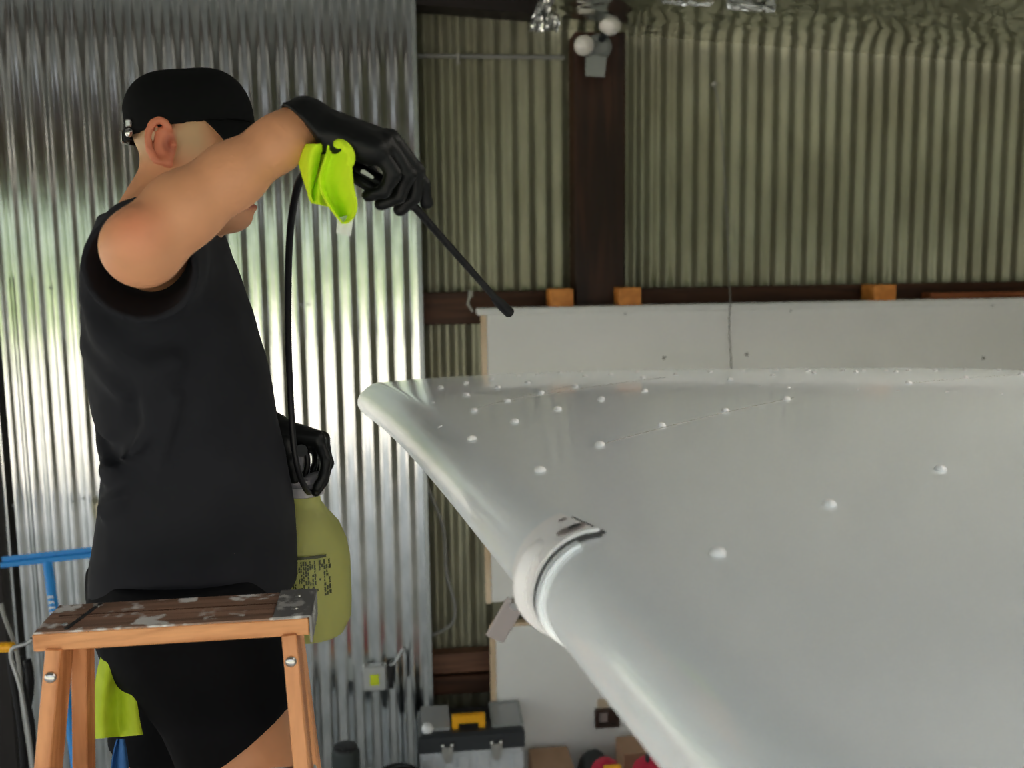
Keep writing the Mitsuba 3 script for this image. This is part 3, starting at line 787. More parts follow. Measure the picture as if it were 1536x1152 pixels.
SMALL = lathe([(0.0042, -0.001), (0.0038, 0.0012), (0.0014, 0.002)], (0, 0, 0), (0, 0, 1), 12)
dome, small = mikit.ply(DOME, 'm_rivet', True), mikit.ply(SMALL, 'm_rivet', True)
for i, (u, v) in enumerate(RIV):
    p = on_wing(u, v)
    for dv in (2, 4, 6, 8):
        if p is None or cs_of(p)[1] < 0.10: p = on_wing(u, v + dv)
    if p is None: continue
    c, s = cs_of(p)
    p, nrm = surf(c, s)
    M = np.eye(4); M[:3, :3] = trimesh.geometry.align_vectors([0, 0, 1], nrm)[:3, :3]; M[:3, 3] = p
    key = numbered(wg + '__rivet')
    scene[key] = {**(small if i >= 51 else dome), 'to_world': T(M)}
# skin lap joints: thin raised strips following the surface
def strip(c0, s0, c1, s1, w, th, n=24):
    rows = []
    for t in np.linspace(0, 1, n):
        c, s = c0 + (c1 - c0) * t, s0 + (s1 - s0) * t
        rows.append([c, s])
    rows = np.array(rows); d = np.array([c1 - c0, s1 - s0]); d /= np.linalg.norm(d); nn = np.array([-d[1], d[0]])
    G = []
    for j in (-0.5, 0.5):
        G.append([surf(max(r[0] + nn[0] * w * j, 0.0), r[1] + nn[1] * w * j, th / 2)[0] for r in rows])
    return sheet(np.array(G).transpose(1, 0, 2), th)
for pts in (((752, 604), (1000, 566)), ((905, 666), (1190, 597)), ((1362, 575), (1530, 562)), ((716, 612), (862, 578))):
    pa, pb = on_wing(*pts[0]), on_wing(*pts[1])
    if pa is None or pb is None: continue
    (c0, s0), (c1, s1) = cs_of(pa), cs_of(pb)
    obj('skin_seam', strip(c0, s0, c1, s1, 0.0016, 0.0006), 'm_lightcable', wg, smooth=30)

# bracket clamped around the leading edge
pb = on_wing(800, 845); cb_, sb_ = cs_of(on_wing(792, 800))


def nose_loop(s, c_top, c_bot, off, n=40):
    """Points around the leading edge at station s, from c_top on the upper side round to c_bot below, moved outwards by off."""
    ct = c_top * (np.linspace(1, 0, n) ** 2.0); cbm = c_bot * (np.linspace(0, 1, n // 2)[1:] ** 2.0)
    pts = [wing_point(np.array(c), np.array(s), np.array(1.0)) for c in ct] + [wing_point(np.array(c), np.array(s), np.array(-1.0)) for c in cbm]
    pts = np.array(pts); t = np.gradient(pts, axis=0); nr = np.cross(t, ES); nr /= np.linalg.norm(nr, axis=1, keepdims=True)
    mid = wing_point(np.array(0.12), np.array(s), np.array(1.0)) * 0.5 + wing_point(np.array(0.12), np.array(s), np.array(-1.0)) * 0.5
    if ((pts - mid) * nr).sum() < 0: nr = -nr
    return pts + nr * (off[:, None] if np.ndim(off) else off)


sb_ = cs_of(on_wing(778, 868))[1]
BW = 0.070
br = thing('leading_edge_clamp', 'white painted metal clamp wrapped around the leading edge of the wing', 'clamp')
CT = 0.052
rows = [nose_loop(sb_ + BW * t, CT + 0.014 * t, 0.07, 0.0032 + 0.0022 * (t > 0.86)) for t in np.linspace(-0.1, 1, 12)]
obj('band', sheet(np.array(rows), 0.0035), 'm_bracket', br, smooth=40)
tp_ = np.clip(np.arange(59) / 14.0, 0, 1) ** 0.7
rows = [nose_loop(sb_ + BW * t, 0.022, 0.055, 0.001 + (0.011 - 0.008 * abs(t - 0.45) / 0.2) * tp_) for t in np.linspace(0.25, 0.65, 9)]
obj('raised_rib', sheet(np.array(rows), 0.005), 'm_bracket', br, smooth=40)
rows = [nose_loop(sb_ + BW * t, 0.001, 0.05, 0.0056) for t in (0.18, 0.215)]
obj('gap_line', sheet(np.array(rows), 0.001), 'm_seam', br, smooth=40, label='dark line beside the rib')
rows = [nose_loop(sb_ + BW * t, CT + 0.014, 0.09, 0.0016) for t in (1.0, 1.06, 1.12)]
obj('gap_seal', sheet(np.array(rows), 0.002), 'm_seam', br, smooth=40, label='dark line along the inboard side')
rows = [nose_loop(sb_ + BW * t, CT - 0.012, 0.09, 0.0022) for t in (1.14, 1.2, 1.3)]
obj('lip', sheet(np.array(rows), 0.004), 'm_wing', br, smooth=40)
G = np.array([[surf(CT + 0.014 * t + dc, sb_ + BW * t, 0.0022)[0] for dc in (0.0002, 0.0060)] for t in np.linspace(0.1, 1.02, 10)])
obj('end_seal', sheet(G, 0.002), 'm_seam', br, smooth=40, label='dark line along the aft end')
pc_, nc_ = surf(0.044, sb_ + BW * 0.74, 0.0055)
Rm = trimesh.geometry.align_vectors([0, 0, 1], nc_)[:3, :3]
e1 = EC - nc_ * (EC @ nc_); e1 /= np.linalg.norm(e1); e2 = np.cross(nc_, e1)
el = lathe([(0.0085, 0), (0.0085, 0.0015), (0.006, 0.002)], (0, 0, 0), (0, 0, 1), 20); el.vertices = el.vertices * [1.9, 1.0, 1] @ np.stack([e1, e2, nc_], 1).T + pc_
obj('slot', el, 'm_lever', br, smooth=30, label='oval slot with a bare metal catch')
el2 = lathe([(0.006, 0), (0.005, 0.0025)], (0, 0, 0), (0, 0, 1), 14); el2.vertices = el2.vertices * [1.3, 0.6, 1] @ np.stack([e1, e2, nc_], 1).T + pc_ + nc_ * 0.001 + e1 * 0.004
obj('catch', el2, 'm_dark', br, smooth=30)
pc2, n2 = surf(0.046, sb_ + BW * 0.22, 0.0054)
el3 = lathe([(0.004, 0), (0.003, 0.001)], (0, 0, 0), (0, 0, 1), 12); el3.vertices = el3.vertices * [1.4, 0.8, 1] @ np.stack([e1, e2, nc_], 1).T + pc2
obj('hole', el3, 'm_lever', br, smooth=30)
# flat lever hanging from the nose of the clamp
nose = nose_loop(sb_ + BW * 0.35, 0.02, 0.03, 0.006)[44]
dn = float((nose - CAM) @ FH)
A_, B_ = at(772, 906, dn), at(746, 951, dn + 0.02)
ld = (B_ - A_); L_ = np.linalg.norm(ld); ld /= L_
wv = np.cross(ld, FH); wv /= np.linalg.norm(wv); tv = np.cross(wv, ld)
obj('lever', box((A_ + B_) / 2 + ld * 0.002, (L_ + 0.012, 0.021, 0.005), np.stack([ld, wv, tv], 1), b=0.0015), 'm_lever', br, label='grey flat metal lever hanging below')
obj('lever_pin', cat([rod(A_ + tv * 0.006 - ld * 0.002, A_ - tv * 0.006 - ld * 0.002, 0.005), rod(A_ - ld * 0.008, nose, 0.0065)]), 'm_steel', br, smooth=40)

# ================================================================== THE MAN
LM = 1.55            # distance of his middle
man = thing('person', 'man in a black cap, black t-shirt and shorts reaching up with a black spray wand', 'person')

# ---- body: one continuous surface
J = dict(head=B(285, 222, LM), elbow=B(213, 371, 1.14), wrist=B(452, 188, 1.22), rsh=B(222, 366, 1.38), slv=B(224, 386, 1.375), slo=B(210, 403, 1.285),
         lsh=B(262, 400, 1.71), lelb=B(285, 640, 1.76), lwr=B(400, 640, 1.70), hip=B(300, 955, LM))
H = J['head']
def hp(x, y, z): return H + np.array([x, y, z])
Fb = Field((H[0] - 0.34, 0.98, 0.90), (H[0] + 0.36, 2.0, 2.80), 0.0045)
# trunk
sp_ = [B(268, 905, LM), B(278, 780, LM), B(270, 640, LM), B(258, 500, LM), B(250, 400, LM)]
for i, (w, dd) in enumerate(((0.115, 0.130), (0.108, 0.125), (0.102, 0.125), (0.10, 0.14), (0.08, 0.13))):
    Fb.ell(sp_[i], (w, dd, 0.13), 0.06)
Fb.cone(J['rsh'], J['lsh'], 0.055, 0.055, 0.05)
# neck
Fb.cone(B(246, 370, LM), hp(-0.018, 0, -0.045), 0.066, 0.060, 0.04)
# head
Fb.ell(hp(0.002, 0, 0.033), (0.089, 0.076, 0.080), 0.02)
Fb.ell(hp(0.022, 0, -0.035), (0.074, 0.063, 0.082), 0.03)
Fb.ell(hp(0.064, 0, -0.107), (0.028, 0.026, 0.021), 0.03)
Fb.cone(hp(0.0, 0.048, -0.066), hp(0.055, 0.022, -0.102), 0.018, 0.017, 0.03)
Fb.cone(hp(0.0, -0.048, -0.066), hp(0.055, -0.022, -0.102), 0.018, 0.017, 0.03)
for s in (-1, 1):
    Fb.ell(hp(0.066, s * 0.040, -0.028), (0.020, 0.020, 0.018), 0.025)                  # cheek
    Fb.ell(hp(0.079, s * 0.030, 0.020), (0.014, 0.022, 0.007), 0.012)                   # brow
    Fb.ell(hp(0.091, s * 0.031, 0.002), (0.013, 0.017, 0.011), 0.008, op='cut')         # eye socket
    Fb.ell(hp(0.073, s * 0.031, 0.001), (0.012, 0.012, 0.012), 0.003)                   # eyeball
    # ear
    Fb.ell(hp(-0.012, s * 0.078, -0.004), (0.017, 0.010, 0.029), 0.006)
    th = np.linspace(-2.1, 2.5, 14)
    rim = [hp(-0.014 - 0.018 * np.cos(t) * (1 if np.cos(t) > 0 else 0.9) - 0.0, s * (0.088 + 0.004 * np.cos(t)), 0.000 + 0.031 * np.sin(t)) for t in th]
    Fb.chain(rim, [0.0052] * 14, 0.003)
    Fb.ell(hp(-0.006, s * 0.092, -0.003), (0.0095, 0.0125, 0.0185), 0.003, op='cut')
    Fb.ell(hp(0.002, s * 0.083, -0.004), (0.005, 0.006, 0.007), 0.003)
    Fb.ell(hp(-0.006, s * 0.083, -0.032), (0.007, 0.006, 0.008), 0.004)
Fb.cone(hp(0.086, 0, 0.006), hp(0.106, 0, -0.032), 0.008, 0.011, 0.012)                  # nose
for s in (-1, 1): Fb.ell(hp(0.096, s * 0.012, -0.036), (0.011, 0.008, 0.008), 0.006)
Fb.ell(hp(0.078, 0, -0.080), (0.014, 0.026, 0.020), 0.015)
Fb.ell(hp(0.094, 0, -0.077), (0.010, 0.022, 0.0068), 0.006)                              # lips
Fb.ell(hp(0.091, 0, -0.092), (0.010, 0.019, 0.0068), 0.006)
Fb.ell(hp(0.102, 0, -0.0848), (0.016, 0.024, 0.0030), 0.003, op='cut')
# right arm: upper arm towards the viewer, forearm up and forward
Fb.cone(J['rsh'], J['elbow'], 0.047, 0.043, 0.02)
fa = lambda t: J['elbow'] * (1 - t) + J['wrist'] * t
Fb.chain([fa(0), fa(0.25) + [0, 0, 0.007], fa(0.55) + [0, 0, 0.003], fa(0.85), fa(1.03)], [0.042, 0.0415, 0.036, 0.030, 0.0275], 0.02)
Fb.ell(J['elbow'] + np.array([0.010, -0.030, 0.016]), (0.020, 0.016, 0.020), 0.03)
# left arm, mostly behind the trunk
Fb.chain([J['lsh'], J['lsh'] * 0.5 + J['lelb'] * 0.5, J['lelb'], J['lelb'] * 0.6 + J['lwr'] * 0.4, J['lwr']], [0.058, 0.05, 0.042, 0.043, 0.029], 0.03)
# pelvis and legs
HR, HL = B(302, 950, LM - 0.08), B(270, 950, LM + 0.09)
Fb.ell(J['hip'] + [-0.01, 0, 0.03], (0.115, 0.135, 0.12), 0.05)
kR = HR + np.array([0.125, 0.0, -0.395]); aR = kR + np.array([-0.10, 0.05, -0.395])
kL = HL + np.array([-0.09, 0.02, -0.405]); aL = kL + np.array([-0.10, 0.0, -0.40])
floorz = min(aR[2], aL[2]) - 0.075
aR[2] = aL[2] = floorz + 0.075
for hip_, kn, an in ((HR, kR, aR), (HL, kL, aL)):
    Fb.chain([hip_, hip_ * 0.5 + kn * 0.5, kn], [0.084, 0.073, 0.054], 0.04)
    Fb.chain([kn, kn * 0.7 + an * 0.3 + [-0.015, 0, 0], an], [0.054, 0.056, 0.036], 0.03)
    Fb.chain([an, an + [0.02, 0, -0.045], an + [0.15, 0, -0.052]], [0.036, 0.032, 0.024], 0.03)
    Fb.ell(an + np.array([-0.035, 0, -0.045]), (0.03, 0.028, 0.030), 0.03)
bm = Fb.mesh(3)
fv = bm.vertices.copy()
col = np.tile(np.array(S(212, 150, 110)), (len(fv), 1))
nz = meshkit.fbm(fv * 28, 3, 2)[:, None]
col *= 0.93 + 0.14 * nz
rel = fv - H
def blend(mask, c):
    global col
    m = np.clip(mask, 0, 1)[:, None]; col = col * (1 - m) + np.array(S(*c)) * m
stub = np.clip((rel[:, 2] + 0.03) / 0.03, 0, 1) * np.clip((0.055 - rel[:, 0]) / 0.02, 0, 1) * (np.linalg.norm(rel, axis=1) < 0.17)
blend(0.75 * stub, (190, 160, 120))
ear = np.clip((np.abs(rel[:, 1]) - 0.074) / 0.006, 0, 1) * (np.linalg.norm(rel - [-0.012, 0, 0], axis=1) < 0.115) * (rel[:, 2] < 0.045) * (rel[:, 2] > -0.05)
blend(0.85 * ear, (214, 122, 92))
conch = np.min([np.linalg.norm((rel - [-0.004, s * 0.082, -0.004]) / [1, 1, 1.7], axis=1) for s in (-1, 1)], axis=0)
blend(0.8 * np.clip(1 - conch / 0.011, 0, 1) * 1.5, (150, 70, 52))
lips = (np.abs(rel[:, 1]) < 0.028) * np.clip(1 - np.abs(rel[:, 2] + 0.0848) / 0.016, 0, 1) * (rel[:, 0] > 0.07)
mous = (np.abs(rel[:, 1]) < 0.032) * np.clip(1 - np.abs(rel[:, 2] + 0.064) / 0.010, 0, 1) * (rel[:, 0] > 0.07)
blend(0.6 * mous, (86, 58, 46))
blend(1.6 * lips, (140, 66, 58))
beard = np.clip((-0.048 - rel[:, 2]) / 0.02, 0, 1) * (rel[:, 0] > 0.03) * (np.linalg.norm(rel, axis=1) < 0.17) * (lips < 0.2)
blend(0.3 * beard, (140, 104, 84))
eyew = np.min([np.linalg.norm(rel - [0.073, s * 0.031, 0.001], axis=1) for s in (-1, 1)], axis=0)
blend((eyew < 0.0135) * (rel[:, 0] > 0.079) * 1.0, (225, 220, 212))
blend((np.min([np.linalg.norm(rel - [0.085, s * 0.031, 0.001], axis=1) for s in (-1, 1)], axis=0) < 0.006) * 1.0, (40, 26, 18))
brow = np.min([np.linalg.norm((rel - [0.084, s * 0.030, 0.021]) / [1.2, 2.2, 0.55], axis=1) for s in (-1, 1)], axis=0)
blend((brow < 0.010) * 0.8, (50, 34, 24))
el_ = np.linalg.norm(fv - (J['elbow'] + np.array([0.012, -0.045, 0.022])), axis=1)
blend(0.6 * np.clip(1 - el_ / 0.045, 0, 1), (226, 132, 98))
obj('body', world(bm), 'm_skin', man, smooth=True, color=col)

# ---- cap
Fc = Field(H + [-0.16, -0.14, -0.05], H + [0.22, 0.14, 0.19], 0.0035)
Fc.ell(hp(0.001, 0, 0.038), (0.100, 0.085, 0.081), 0.0)
Fc.ell(hp(0.042, 0, 0.070), (0.046, 0.062, 0.046), 0.02)
Fc.ell(hp(-0.040, 0, 0.064), (0.046, 0.064, 0.046), 0.02)
Pg = np.stack(np.meshgrid(*Fc.ax, indexing='ij'), -1)
qg = Pg - H
Fc.D = np.maximum(Fc.D, (0.024 + 0.14 * qg[..., 0] - qg[..., 2]).astype(np.float32))
Fc.D = np.maximum(Fc.D, -(np.sqrt(((qg[..., 0] - 0.002) / 0.0915) ** 2 + (qg[..., 1] / 0.079) ** 2 + ((qg[..., 2] - 0.033) / 0.073) ** 2) - 1).astype(np.float32) * 0.08)
# gap above the strap at the back
gap = np.sqrt(((qg[..., 0] + 0.097) / 0.032) ** 2 + (qg[..., 1] / 0.045) ** 2 + ((qg[..., 2] - 0.040) / 0.020) ** 2) - 1
Fc.D = np.maximum(Fc.D, -(gap * 0.02).astype(np.float32))
# brim
bt, bs = np.meshgrid(np.linspace(-1, 1, 25), np.linspace(0, 1, 12), indexing='ij')
ang = bt * 1.05
inner = np.stack([-0.005 + 0.090 * np.cos(ang), 0.079 * np.sin(ang), 0.036 + 0.006 * np.cos(ang)], -1)
outer = np.stack([0.030 + 0.118 * np.cos(ang * 0.92), 0.088 * np.sin(ang), -0.008 - 0.006 * np.cos(ang) - 0.018 * (bt ** 2)], -1)
G = inner * (1 - bs)[..., None] + outer * bs[..., None]; G[..., 2] += 0.006 * np.sin(np.pi * bs)
cp_ = obj('cap', world(Fc.mesh(3)), 'm_cap', man, smooth=True, label='black cap worn low')
obj('brim', world(trimesh.Trimesh(*(lambda m: (m.vertices + H, m.faces))(sheet(G, 0.004)), process=False)), 'm_cap', cp_, smooth=40)
stp = [hp(0.002 - 0.098 * np.cos(a), 0.087 * np.sin(a), 0.016) for a in np.linspace(-0.75, 0.75, 22)]
SG = np.array([[p + [0, 0, dz] for dz in (-0.009, 0.009)] for p in stp])
obj('strap', world(sheet(SG, 0.003)), 'm_cap', cp_, smooth=40)
obj('buckle', world(box(hp(-0.0965, -0.012, 0.016), (0.007, 0.026, 0.021), b=0.003)), 'm_steel', cp_, label='shiny metal strap buckle')
obj('strap_clasp', world(cat([box(hp(-0.069, -0.0650, 0.030), (0.010, 0.006, 0.012), b=0.002), lathe([(0.007, 0), (0.006, 0.004), (0.002, 0.006)], hp(-0.068, -0.066, 0.016), (-0.5, -0.8, 0), 14)])), 'm_steel', cp_, smooth=30, label='small metal clasp')

# ---- t-shirt
rows_v = [(345, 172, 318), (400, 150, 340), (470, 144, 366), (560, 148, 390), (640, 159, 406), (690, 168, 420), (770, 156, 433), (830, 145, 437), (893, 142, 438)]
zc_, xa_, xb_ = [], [], []
for v_, ul, ur in rows_v:
    a, b = B(ul, v_, LM), B(ur, v_, LM); zc_.append(a[2] * 0.5 + b[2] * 0.5); xa_.append(a[0]); xb_.append(b[0])
zc_ = np.array(zc_[::-1]); xa_ = np.array(xa_[::-1]); xb_ = np.array(xb_[::-1])
ry_ = np.array([0.155, 0.155, 0.155, 0.158, 0.164, 0.174, 0.182, 0.174, 0.12])
LC = LM + 0.01
Fs = Field((xa_.min() - 0.06, 1.12, zc_[0] - 0.02), (xb_.max() + 0.06, 2.0, 2.60), 0.005)
def trunk(P):
    z = P[..., 2]
    a = np.interp(z, zc_, xa_); b = np.interp(z, zc_, xb_); ry = np.interp(z, zc_, ry_)
    cx, rx = (a + b) / 2, (b - a) / 2
    q = (np.abs((P[..., 0] - cx) / rx) ** 2.3 + np.abs((P[..., 1] - LC) / ry) ** 2.3) ** (1 / 2.3)
    d = (q - 1) * np.minimum(rx, ry)
    return np.maximum(d, z - (zc_[-1] + 0.012))
Fs.put(trunk, (xa_.min() - 0.06, 1.12, zc_[0] - 0.05), (xb_.max() + 0.06, 1.95, zc_[-1] + 0.1))
Fs.cone(B(218, 395, 1.43), J['lsh'] + [0, -0.01, 0], 0.070, 0.074, 0.04)
Fs.ell(B(236, 372, LM), (0.085, 0.10, 0.060), 0.05)
Fs.cone(B(244, 362, 1.49), B(228, 376, 1.38), 0.062, 0.066, 0.04)
# right sleeve, open towards the viewer
sa, sb = J['slv'], J['slo']; sdir = sb - sa; sdir /= np.linalg.norm(sdir)
Fs.cone(sa, sb + sdir * 0.03, 0.072, 0.073, 0.035)
Fs.cone(J['lsh'], J['lsh'] * 0.3 + J['lelb'] * 0.7, 0.074, 0.076, 0.04)
Pg = np.stack(np.meshgrid(*Fs.ax, indexing='ij'), -1)
# folds: soft ridges and grooves that follow the pull of the raised arm
def fold(pts, w, amp):
    pts = [np.asarray(p) for p in pts]
    lo = np.min(pts, axis=0) - 3 * w - 0.02; hi = np.max(pts, axis=0) + 3 * w + 0.02
    s, Q = Fs._sub(lo, hi); dmin = np.full(Q.shape[:3], 9.0)
    for a, b in zip(pts[:-1], pts[1:]):
        ab = b - a; t = np.clip(((Q - a) @ ab) / (ab @ ab), 0, 1)
        dmin = np.minimum(dmin, np.linalg.norm(Q - a - t[..., None] * ab, axis=-1))
    Fs.D[s] -= (2.3 * amp * np.exp(-(dmin / w) ** 2)).astype(np.float32)
ln = LM - 0.175
for pts, w, amp in (([(158, 500, ln + 0.02), (185, 540, ln), (225, 560, ln), (262, 545, ln)], 0.022, 0.007), ([(140, 520, ln + 0.06), (170, 580, ln), (205, 600, ln)], 0.018, 0.006),
                    ([(235, 560, ln), (222, 640, ln), (185, 690, ln), (160, 710, ln + 0.05)], 0.018, 0.008), ([(205, 600, ln), (190, 650, ln), (165, 675, ln + 0.04)], 0.014, -0.006),
                    ([(265, 600, ln), (240, 690, ln), (190, 740, ln), (150, 765, ln + 0.05)], 0.018, 0.006), ([(330, 600, ln), (315, 700, ln), (270, 800, ln), (190, 850, ln)], 0.022, 0.006),
                    ([(250, 740, ln), (220, 790, ln), (160, 825, ln + 0.03)], 0.016, -0.006), ([(385, 640, ln + 0.04), (380, 760, ln + 0.02), (385, 880, ln + 0.02)], 0.02, 0.005),
                    ([(345, 660, ln), (340, 760, ln), (325, 880, ln)], 0.018, -0.005), ([(150, 640, ln + 0.1), (180, 700, ln + 0.03), (230, 720, ln)], 0.014, -0.007),
                    ([(140, 400, ln + 0.02), (132, 450, ln + 0.02), (150, 500, ln)], 0.016, 0.006)):
    fold([B(*p) for p in pts], w, amp)
Fs.D += (0.010 * (meshkit.fbm(Pg * [11, 11, 7], 3, 11) - 0.5)).astype(np.float32)
# cut the openings: hem, neck, sleeves
Fs.D = np.maximum(Fs.D, (zc_[0] + 0.006 * np.sin(Pg[..., 0] * 14) - Pg[..., 2]).astype(np.float32))
plane = ((Pg - sb) @ sdir).astype(np.float32)
near_sleeve = (Pg[..., 1] < sb[1] + 0.06) & (np.linalg.norm(Pg - sb, axis=-1) < 0.13)
Fs.D = np.where(near_sleeve, np.maximum(Fs.D, plane), Fs.D)
Fs.cone(sa + sdir * 0.01, sb + sdir * 0.06, 0.060, 0.069, 0.004, 'cut')
ldir = (J['lelb'] - J['lsh']) / np.linalg.norm(J['lelb'] - J['lsh']); le_ = J['lsh'] * 0.42 + J['lelb'] * 0.58
lpl = ((Pg - le_) @ ldir).astype(np.float32); lrad = np.linalg.norm((Pg - le_) - ((Pg - le_) @ ldir)[..., None] * ldir, axis=-1)
Fs.D = np.where((lrad < 0.11) & (Pg[..., 1] > LC + 0.105), np.maximum(Fs.D, lpl), Fs.D)
Fs.cone(le_ - ldir * 0.05, le_ + ldir * 0.08, 0.066, 0.069, 0.004, 'cut')
Fs.cone(B(258, 352, LM), hp(-0.012, 0, 0.0), 0.0665, 0.080, 0.006, 'cut')
Fs.put(lambda P: np.maximum(trunk(P) + 0.010, P[..., 2] - zc_[0] - 0.07), (xa_.min() - 0.06, 1.12, zc_[0] - 0.05), (xb_.max() + 0.06, 1.95, zc_[0] + 0.12), 0.004, 'cut')
ts = obj('t_shirt', world(Fs.mesh(2)), 'm_shirt', man, smooth=True, label='loose black short sleeved t-shirt')
# ---- shorts
Fh = Field((B(120, 950, LM)[0] - 0.05, 1.25, HR[2] - 0.36), (B(460, 950, LM)[0] + 0.08, 1.85, zc_[0] + 0.09), 0.005)
zt_, zb_ = zc_[0] + 0.06, B(300, 1010, LM)[2]
Fh.ell(J['hip'] + [-0.012, 0.0, 0.045], (0.146, 0.178, 0.145), 0.04)
wa, wb_ = B(134, 880, LM), B(436, 880, LM)
Fh.cone([(wa[0] + wb_[0]) / 2 - 0.06, LM, zt_ - 0.02], [(wa[0] + wb_[0]) / 2 + 0.05, LM, zt_ - 0.02], 0.10, 0.10, 0.05)
thR = kR - HR; thR /= np.linalg.norm(thR); thL = kL - HL; thL /= np.linalg.norm(thL)
Fh.cone(HR + [-0.006, 0, 0.02], HR + thR * 0.26, 0.112, 0.104, 0.05)
Fh.cone(HL + [-0.004, 0, 0.02], HL + thL * 0.26, 0.100, 0.092, 0.05)
Pg = np.stack(np.meshgrid(*Fh.ax, indexing='ij'), -1)
Fh.D += (0.012 * (meshkit.fbm(Pg * [10, 10, 5], 3, 21) - 0.5)).astype(np.float32)
Fh.D = np.maximum(Fh.D, (Pg[..., 2] - zt_).astype(np.float32))
hemR, hemL = HR + thR * 0.178, HL + thL * 0.215
nR = np.array([0.56, 0, -0.83])
mid_l = LM
Fh.D = np.where(Pg[..., 1] < mid_l, np.maximum(Fh.D, ((Pg - hemR) @ nR).astype(np.float32)), np.maximum(Fh.D, ((Pg - hemL) @ thL).astype(np.float32)))
Fh.cone(hemR - thR * 0.05, hemR + thR * 0.05, 0.094, 0.098, 0.004, 'cut')
Fh.cone(hemL - thL * 0.05, hemL + thL * 0.05, 0.082, 0.086, 0.004, 'cut')
obj('shorts', world(Fh.mesh(2)), 'm_shorts', man, smooth=True, label='loose black shorts')
# shoes
for an in (aR, aL):
    F_ = Field(an + [-0.12, -0.09, -0.09], an + [0.25, 0.09, 0.07], 0.005)
    F_.chain([an + [-0.03, 0, -0.03], an + [0.04, 0, -0.030], an + [0.16, 0, -0.042]], [0.044, 0.046, 0.034], 0.03)
    F_.cone(an + [0, 0, -0.02], an + [0, 0, 0.03], 0.045, 0.042, 0.02)
    P_ = np.stack(np.meshgrid(*F_.ax, indexing='ij'), -1)
    F_.D = np.maximum(F_.D, (an[2] - 0.075 - P_[..., 2]).astype(np.float32))
    obj('shoe', world(F_.mesh(2)), 'm_dark', man, smooth=True)


# ---- gloves: palm, four fingers, thumb
def glove(wrist, x, z, flex, thumb, side, scale=1.0, cuff=0.06, cuff_dir=None, h=0.0028):
    """x: from wrist to knuckles, z: out of the back of the hand, side: +1 if the thumb lies along cross(z, x)."""
    x = np.asarray(x, float); x /= np.linalg.norm(x); z = np.asarray(z, float); z -= x * (z @ x); z /= np.linalg.norm(z)
    y = np.cross(z, x) * side
    L = lambda a, b, c: wrist + scale * (x * a + y * b + z * c)
    F_ = Field(wrist - 0.20, wrist + 0.22, h)
    kn = [(0.092, 0.030, 0.0), (0.097, 0.009, 0.004), (0.092, -0.012, 0.002), (0.083, -0.031, -0.004)]
    lens = [(0.044, 0.027, 0.022), (0.049, 0.031, 0.023), (0.045, 0.029, 0.022), (0.036, 0.022, 0.020)]
    for i, (a, b, c) in enumerate(kn):
        F_.cone(L(0.0, b * 0.55, -0.002), L(a, b, c - 0.004), 0.0235 * scale, 0.0135 * scale, 0.014)
    F_.cone(L(0.03, 0.018, -0.012), L(0.075, -0.022, -0.010), 0.018 * scale, 0.015 * scale, 0.015)
    cd = -x if cuff_dir is None else cuff_dir
    F_.cone(wrist, wrist + cd * cuff * 0.6, 0.031 * scale, 0.0330 * scale, 0.012)
    wr = wrist + cd * cuff
    for i in range(4):
        p = L(*kn[i]); d = 0.0
        rs = [0.0112, 0.0100, 0.0092, 0.0080]
        pts = [p]
        for j in range(3):
            d += math.radians(flex[i][j])
            p = p + scale * lens[i][j] * (x * math.cos(d) - z * math.sin(d))
            pts.append(p)
        if i == 3: rs = [r * 0.9 for r in rs]
        F2 = [np.asarray(q) for q in pts]
        for j in range(3): F_.cone(F2[j], F2[j + 1], rs[j] * scale, rs[j + 1] * scale, 0.004)
    tp = [L(0.022, 0.022, -0.010)]
    for a, b, c in thumb: tp.append(L(a, b, c))
    F_.chain(tp, [0.017 * scale, 0.0135 * scale, 0.0115 * scale, 0.0095 * scale], 0.006)
    P_ = np.stack(np.meshgrid(*F_.ax, indexing='ij'), -1)
    F_.D += (0.0030 * (meshkit.fbm(P_ * [60, 60, 60], 2, 31) - 0.5)).astype(np.float32)
    F_.D = np.maximum(F_.D, ((P_ - wr) @ cd).astype(np.float32))                       # open cuff end
    s = (P_ - wr) @ cd
    r = np.linalg.norm((P_ - wr) - s[..., None] * cd, axis=-1)
    F_.D = np.maximum(F_.D, -np.maximum(r - 0.0295 * scale, -s - 0.012).astype(np.float32))
    return F_.mesh(2)


W1 = B(459, 187, 1.215)
xd = B(548, 206, 1.225) - W1
fdir = (J['elbow'] - J['wrist']); fdir /= np.linalg.norm(fdir)
gm = glove(W1, xd, [0.22, -0.25, 1.0], [(36, 14, 14), (40, 46, 40), (44, 58, 44), (46, 62, 44)], [(0.045, 0.040, -0.022), (0.070, 0.044, -0.042), (0.094, 0.036, -0.058)], +1, 1.06, 0.010, fdir)
obj('glove', world(gm), 'm_glove', man, smooth=True, label='black rubber glove on the raised right hand')
W2 = B(404, 642, 1.70)
xd2 = B(450, 652, 1.70) - W2
fdir2 = (J['lelb'] - J['lwr']); fdir2 /= np.linalg.norm(fdir2)
gm2 = glove(W2, xd2, [0.12, 0.3, 1.0], [(58, 26, 22), (66, 26, 18), (70, 26, 18), (74, 26, 18)], [(0.040, 0.044, -0.025), (0.060, 0.050, -0.052), (0.072, 0.040, -0.078)], -1, 1.0, 0.03, fdir2)
obj('glove', world(gm2), 'm_glove', man, smooth=True, label='black rubber glove on the left hand')

